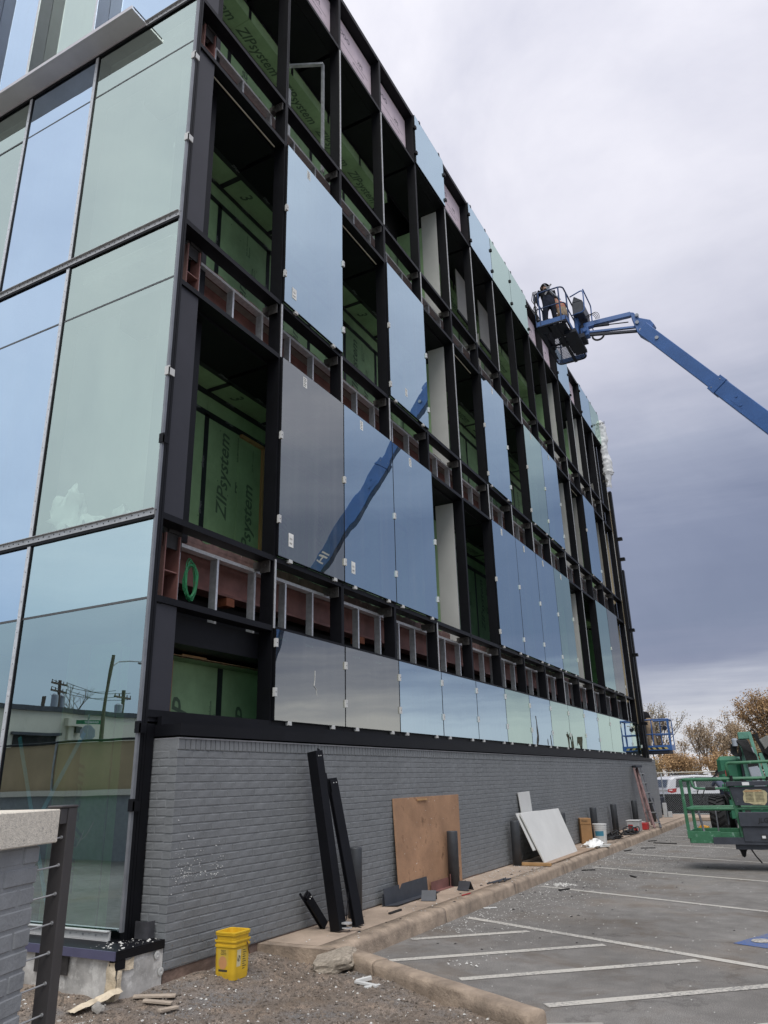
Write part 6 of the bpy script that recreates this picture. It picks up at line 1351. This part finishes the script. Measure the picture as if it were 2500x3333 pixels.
def car(label, x0, y0, L, Wd, H_):
    """wagon along +x seen from its near rear side; x0 = rear bumper, y0 = near side"""
    r = thing('parked_car', label, 'car', (x0+L/2, y0+Wd/2, 0))
    prof = [(0, .35), (.02, .62), (.06, .80), (.03, .88), (.20, 1.30), (.38, 1.40), (1.4, 1.45), (2.3, 1.40), (3.05, .98), (3.3, .93), (4.3, .84), (4.62, .70), (4.68, .45), (4.6, .25), (.1, .25)]
    k = H_/1.45; sx = L/4.68
    def ring(y, ins): return [Vector((x0+p[0]*sx+(ins*(.5 if p[1] > .9 else .2) if p[0] < 2.3 else -ins*.4), y, p[1]*k-(ins*.25 if p[1] > .9 else 0))) for p in prof]
    mb = MB(); rs = [ring(y0+.0, .16), ring(y0+.03, .06), ring(y0+.12, .0), ring(y0+Wd-.12, .0), ring(y0+Wd-.03, .06), ring(y0+Wd, .16)]
    n = len(prof); vs = [p for g in rs for p in g]; fs = [(i*n+j, i*n+(j+1) % n, (i+1)*n+(j+1) % n, (i+1)*n+j) for i in range(len(rs)-1) for j in range(n)]+[tuple(range(n)), tuple((len(rs)-1)*n+j for j in range(n-1, -1, -1))]
    part('body', mb.add(vs, fs), CARW, r, bevel=.02)
    yy = y0-.006
    def P_(pts, nm, m, t_=.014): part(nm, MB().prism([(x0+a*sx, yy, b*k) for a, b in pts], (0, t_, 0)), m, r)
    P_([(.42, .96), (.50, 1.30), (1.30, 1.36), (1.34, .95)], 'side_window', G_CAR, .02); P_([(1.40, .95), (1.36, 1.36), (2.15, 1.34), (2.36, .96)], 'side_window', G_CAR, .02); P_([(2.42, .96), (2.22, 1.33), (2.32, 1.30), (2.92, .97)], 'side_window', G_CAR, .02)
    yy += .008; P_([(.36, .93), (.44, 1.335), (2.34, 1.36), (3.0, .95)], 'window_surround', RUBBER, .008); yy -= .008
    part('rear_window', MB().prism([(x0+.06*sx, y0+.15, .98*k), (x0+.17*sx, y0+.2, 1.28*k), (x0+.17*sx, y0+Wd-.2, 1.28*k), (x0+.06*sx, y0+Wd-.15, .98*k)], (-.02, 0, 0)), G_CAR, r)
    P_([(.03, .80), (.05, .90), (.46, .93), (.42, .78), (.2, .74)], 'tail_light', mat('tail_lamp_red', (.42, .02, .02), .25) if 'tail_lamp_red' not in MATS else MATS['tail_lamp_red'], .01); P_([(.10, .83), (.10, .87), (.25, .88), (.25, .83)], 'tail_light_lens', SIGNW, -.003)
    P_([(1.37, .40), (1.37, .94), (1.385, .94), (1.385, .40)], 'door_gap', RUBBER, .004); P_([(1.2, .80), (1.2, .835), (1.34, .84), (1.34, .805)], 'door_handle', CARW, -.02)
    part('roof_rail', MB().bar((x0+.5*sx, y0+.18, 1.46*k), (x0+2.1*sx, y0+.18, 1.46*k), .03, .035).bar((x0+.45*sx, y0+.6, 1.47*k), (x0+.75*sx, y0+.6, 1.50*k), .06, .05), RUBBER, r)
    part('mirror', MB().box((x0+2.75*sx, y0-.16, .96*k), (x0+2.92*sx, y0-.02, 1.08*k)), CARW, r, bevel=.02)
    for cx in (.95, 3.75):
        for cy in (y0+.10, y0+Wd-.10): wheel(x0+cx*sx, cy, .33, .33, .2, 'y', r)
    return r
cr_ = car('white estate car with a red tail lamp parked behind the screened fence', .75-2.27, 33.6-.9, 4.55, 1.8, 1.50); cr_.rotation_euler.z = R(31)
# ------------------------------------------------------------------ trees beyond
def tree(name, label, base, H_, spread, seed, leafm, nleaf, leaf=.10, trunks=1, group='trees beyond the fence', depth=5, r0=.11, bias=0):
    rr = random.Random(seed); r = thing(name, label, 'tree', base, group); wood = MB(); tips = []
    def grow(p, d, L, rad, k):
        n = 3; pts = [p]; q = p.copy(); dd = d.copy()
        for i in range(n):
            dd = (dd+Vector((rr.gauss(0, .13), rr.gauss(0, .13), rr.gauss(.03, .08)))).normalized(); q = q+dd*L/n; pts.append(q.copy())
            if k >= 2: tips.append((q.copy(), k))
        wood.tube(pts, [rad*(1-.32*i/n) for i in range(n+1)], 5 if k > 1 else 7, cap=False)
        if k >= depth: return
        for b in range(rr.choice((2, 3, 3) if k < 3 else (2, 2, 3))):
            a = rr.uniform(0, 6.283); sp = rr.uniform(.35, .8)*spread; o_ = Vector((math.cos(a), math.sin(a), 0)); nd_ = (dd+o_*sp+Vector((0, 0, .18))).normalized()
            grow(pts[-1] if b else pts[rr.choice((2, 3))], nd_, L*rr.uniform(.62, .82), rad*.62, k+1)
    for t_ in range(trunks):
        a = rr.uniform(0, 6.28); d = Vector((.22*math.cos(a)*(trunks > 1), .22*math.sin(a)*(trunks > 1), 1)).normalized()
        grow(Vector(base)+Vector((.25*math.cos(a)*(trunks > 1), .25*math.sin(a)*(trunks > 1), -.1)), d, H_*.30, r0, 0)
    part('trunk', wood, BARK, r)
    N = int(nleaf*3)
    if N:
        idx = [rr.randrange(len(tips)) for _ in range(N)]
        P = np.array([tips[i][0][:] for i in idx])+rng.normal(0, .16, (N, 3))
        u = rng.normal(size=(N, 3)); u /= np.linalg.norm(u, axis=1)[:, None]; w = np.cross(u, rng.normal(size=(N, 3))); w /= np.linalg.norm(w, axis=1)[:, None]
        s = leaf*.56*(.5+rng.random((N, 1)))
        Q = np.stack([P-u*s, P+w*s*.6, P+u*s, P-w*s*.6], 1).reshape(-1, 3)-np.array(base)
        me = bpy.data.meshes.new('crown'); me.from_pydata(Q.tolist(), [], np.arange(4*N).reshape(N, 4).tolist()); me.materials.append(leafm); o = bpy.data.objects.new('crown', me); link(o, r)
    return r
TR = [((-3.6, 50, 0), 6.6, .75, 3, LEAF3, 1100, .075, 3, 'bare upright tree with a few olive leaves beside the far blue basket', .10),
      ((-6.5, 54, 0), 5.4, .9, 11, LEAF3, 1500, .08, 2, 'thin half-bare tree behind the far end of the building', .09),
      ((-1.2, 55, 0), 5.6, .95, 5, LEAF2, 2400, .085, 3, 'pale brown half-leafed tree above the white car', .10),
      ((1.0, 57, 0), 6.0, .95, 8, LEAF2, 3200, .09, 3, 'rounded brown-leafed tree behind the green lift', .11),
      ((4.2, 50, 0), 7.2, .95, 13, LEAF1, 4200, .10, 3, 'rust-orange autumn tree at the right edge of view', .12),
      ((-4.6, 46, 0), 3.0, 1.25, 17, LEAF3, 2600, .075, 4, 'low olive-brown thicket tree just beyond the fence', .06),
      ((-2.2, 47, 0), 3.4, 1.25, 19, LEAF1, 2600, .08, 4, 'low rust-brown thicket tree just beyond the fence', .06),
      ((.4, 48, 0), 3.3, 1.2, 23, LEAF1, 2600, .08, 4, 'low brown thicket tree behind the white car', .06),
      ((2.6, 49, 0), 3.6, 1.2, 29, LEAF3, 2400, .08, 4, 'low brown thicket tree behind the green hood', .06)]
for b, H_, sp, sd, lm, n, ls, tk, lab, r0 in TR: tree('tree', lab, b, H_, sp, sd, lm, n, ls, tk, r0=r0)
pts_ = rng.uniform(0, 1, (9000, 3)); P = np.stack([-14+30*pts_[:, 0], 58+6*pts_[:, 1], .1+1.9*pts_[:, 2]*(.6+.4*np.sin(pts_[:, 0]*40))], 1)
u = rng.normal(size=P.shape); u /= np.linalg.norm(u, axis=1)[:, None]; w = np.cross(u, rng.normal(size=P.shape)); w /= np.linalg.norm(w, axis=1)[:, None]
Q = np.stack([P-u*.13, P+w*.09, P+u*.13, P-w*.09], 1).reshape(-1, 3); me = bpy.data.meshes.new('undergrowth'); me.from_pydata(Q.tolist(), [], np.arange(4*len(P)).reshape(-1, 4).tolist()); me.materials.append(LEAF3); o = bpy.data.objects.new('undergrowth', me); link(o); o['kind'] = 'stuff'
# ------------------------------------------------------------------ the street behind the viewer, seen mirrored in the glass
st = thing('street_building', 'long cream single-storey block building across the street, mirrored in the corner glass', 'building', (-26, -28, 0))
part('wall', MB().box((-44, -60, 0), (-25, -9, 4.90)), CREAM, st); part('parapet_cap', MB().box((-44, -60.1, 4.905), (-24.9, -8.9, 5.12)), LDARK, st)
part('downpipe', MB().box((-24.99, -20.75, .3), (-24.85, -20.45, 4.3)).box((-24.99, -20.95, 4.3), (-24.7, -20.25, 4.66)), CREAM, st); part('wall_lamp', MB().box((-24.99, -21.1, 4.0), (-24.75, -20.78, 4.28)), LDARK, st)
part('dark_doorway', MB().box((-24.99, -19.9, .1), (-24.95, -17.6, 3.85)), DARK, st); part('door_lintel', MB().box((-24.99, -20.05, 3.86), (-24.8, -17.45, 3.98)), LDARK, st)
sw = thing('site_wall', 'low grey wall with a pale coping along the street side of the site', 'wall', (-12, -9, 0)); part('wall_body', MB().box((-40, -9.2, 0), (1, -9.0, 1.40)), GREYP, sw); part('coping', MB().box((-40, -9.28, 1.402), (1, -8.92, 1.53)), STONE, sw)
sf = thing('site_fence', 'screened site fence with tan fabric standing on the low street wall', 'fence', (-12, -9.4, 0)); part('screen_fabric', MB().box((-40, -9.42, 1.3), (1, -9.41, 2.66)), FABRIC, sf)
part('top_rail', MB().tube([(-40, -9.38, 2.70), (1, -9.38, 2.70)], .03, 8), BLACK, sf); mb = MB()
for k in range(14): mb.tube([(-39+3*k, -9.38, 0), (-39+3*k, -9.38, 2.75)], .028, 8)
part('fence_post', mb, GALV, sf)
lp = thing('street_lamp', 'tall grey street lamp with a curved arm, mirrored in the corner glass', 'street lamp', (-24, -21.5, 0))
part('pole', MB().tube([(-24, -21.45, 0), (-24, -21.85, 7.7)], [.10, .075], 10), POLEW, lp); part('lamp_arm', MB().tube([(-24, -21.8, 7.1), (-24, -22.2, 7.4), (-23.8, -22.8, 7.5), (-23.7, -23.3, 7.52)], .035, 8), GALV, lp); part('lamp_head', MB().lathe((-23.7, -23.5, 7.46), [(0, -.08), (.16, -.05), (.20, .0), (.12, .1), (0, .12)], 12), GALV, lp)
def upole(label, x, y, h, arms=(.2,), trans=0):
    r = thing('utility_pole', label, 'utility pole', (x, y, 0), 'utility poles along the street'); part('pole', MB().tube([(x, y, 0), (x, y, h)], [.16, .11], 8), POLEW, r)
    for k, d in enumerate(arms):
        mb = MB().bar((x-.25, y-.9, h-d), (x+.25, y+.9, h-d), .10, .12)
        for q in (-1, -.5, .5, 1): mb.tube([(x+.23*q, y+.85*q, h-d+.06), (x+.23*q, y+.85*q, h-d+.22)], .035, 6)
        part('cross_arm', mb, POLEW, r)
    for q in range(trans): s = -1 if q else 1; part('transformer', MB().lathe((x+.1*s, y+.40*s, h-2.0), [(0, 0), (.24, 0), (.24, .95), (.12, 1.05), (0, 1.05)], 12), LGREY, r)
upole('wooden utility pole with two grey transformers behind the cream building', -38.0, -30.3, 8.45, (.25, .75), 2); upole('wooden utility pole with one cross arm at the end of the street', -38.0, -35.9, 8.2, (.5,), 1); upole('plain wooden utility pole with a curved antenna', -38.2, -29.3, 7.3, ())
upole('tall plain wooden pole past the lot, mirrored in the low windows', 15.25, 60, 6.6, ()); upole('short utility pole with one arm past the lot, mirrored in the low windows', 14.1, 60, 4.85, (.15,)); upole('short utility pole with two arms past the lot, mirrored in the low windows', 12.5, 60, 4.8, (.1, .5)); upole('short utility pole with a low arm past the lot, mirrored in the low windows', 11.9, 60.5, 4.7, (.7,))
mb = MB()
for dz in (0, .9):
    for q in (-1, 1):
        pts = []
        for i in range(21): t_ = i/20; pts.append((-38+.2*q, -30.3+q*.8-5.6*t_, 8.4-dz*.5-t_*.3-.35*math.sin(t_*3.1416)))
        mb.tube(pts, .018, 4)
solo('overhead_wires', mb, RUBBER, 'sagging overhead wires between the street utility poles', 'wires', (-36, -37, 10))
tree('tree', 'bare leafless tree rising behind the cream street building', (-38, -32.3, 4.2), 4.6, 1.0, 41, LEAF3, 0, .1, 1, 'bare street trees', 5, .09)
ss = thing('stop_sign', 'back of an octagonal stop sign on a post in front of the cream building', 'road sign', (-23.4, -20.3, 0)); part('post', MB().tube([(-23.4, -20.3, 0), (-23.4, -20.3, 4.75)], .035, 8), GALV, ss)
n8 = [(-23.4+.38*math.cos(R(22.5+45*k))*.8, -20.3-.38*math.cos(R(22.5+45*k))*.6, 3.90+.38*math.sin(R(22.5+45*k))) for k in range(8)]; part('sign_plate', MB().prism(n8, (.006, .008, 0)), LGREY, ss)
for z, dx, dy, s in ((4.40, .6, -.8, 'GAINES ST'), (4.60, .8, .6, 'PECAN ST')):
    p_ = part('street_sign', MB().bar((-23.4-.55*dx, -20.3-.55*dy, z), (-23.4+.55*dx, -20.3+.55*dy, z), .01, .19), SIGNG, ss)
    mb = MB(); nrm = Vector((-dy, dx, 0)); o_ = Vector((-23.4-.48*dx, -20.3-.48*dy, z-.05)); nn = nrm if nrm.y > 0 else -nrm; put_text(mb, s, tuple((o_ if nrm.y < 0 else Vector((-23.4+.48*dx, -20.3+.48*dy, z-.05)))+nn*.008), (dx, dy, 0) if nrm.y < 0 else (-dx, -dy, 0), (0, 0, 1), .14); part('lettering', mb, SIGNW, p_)
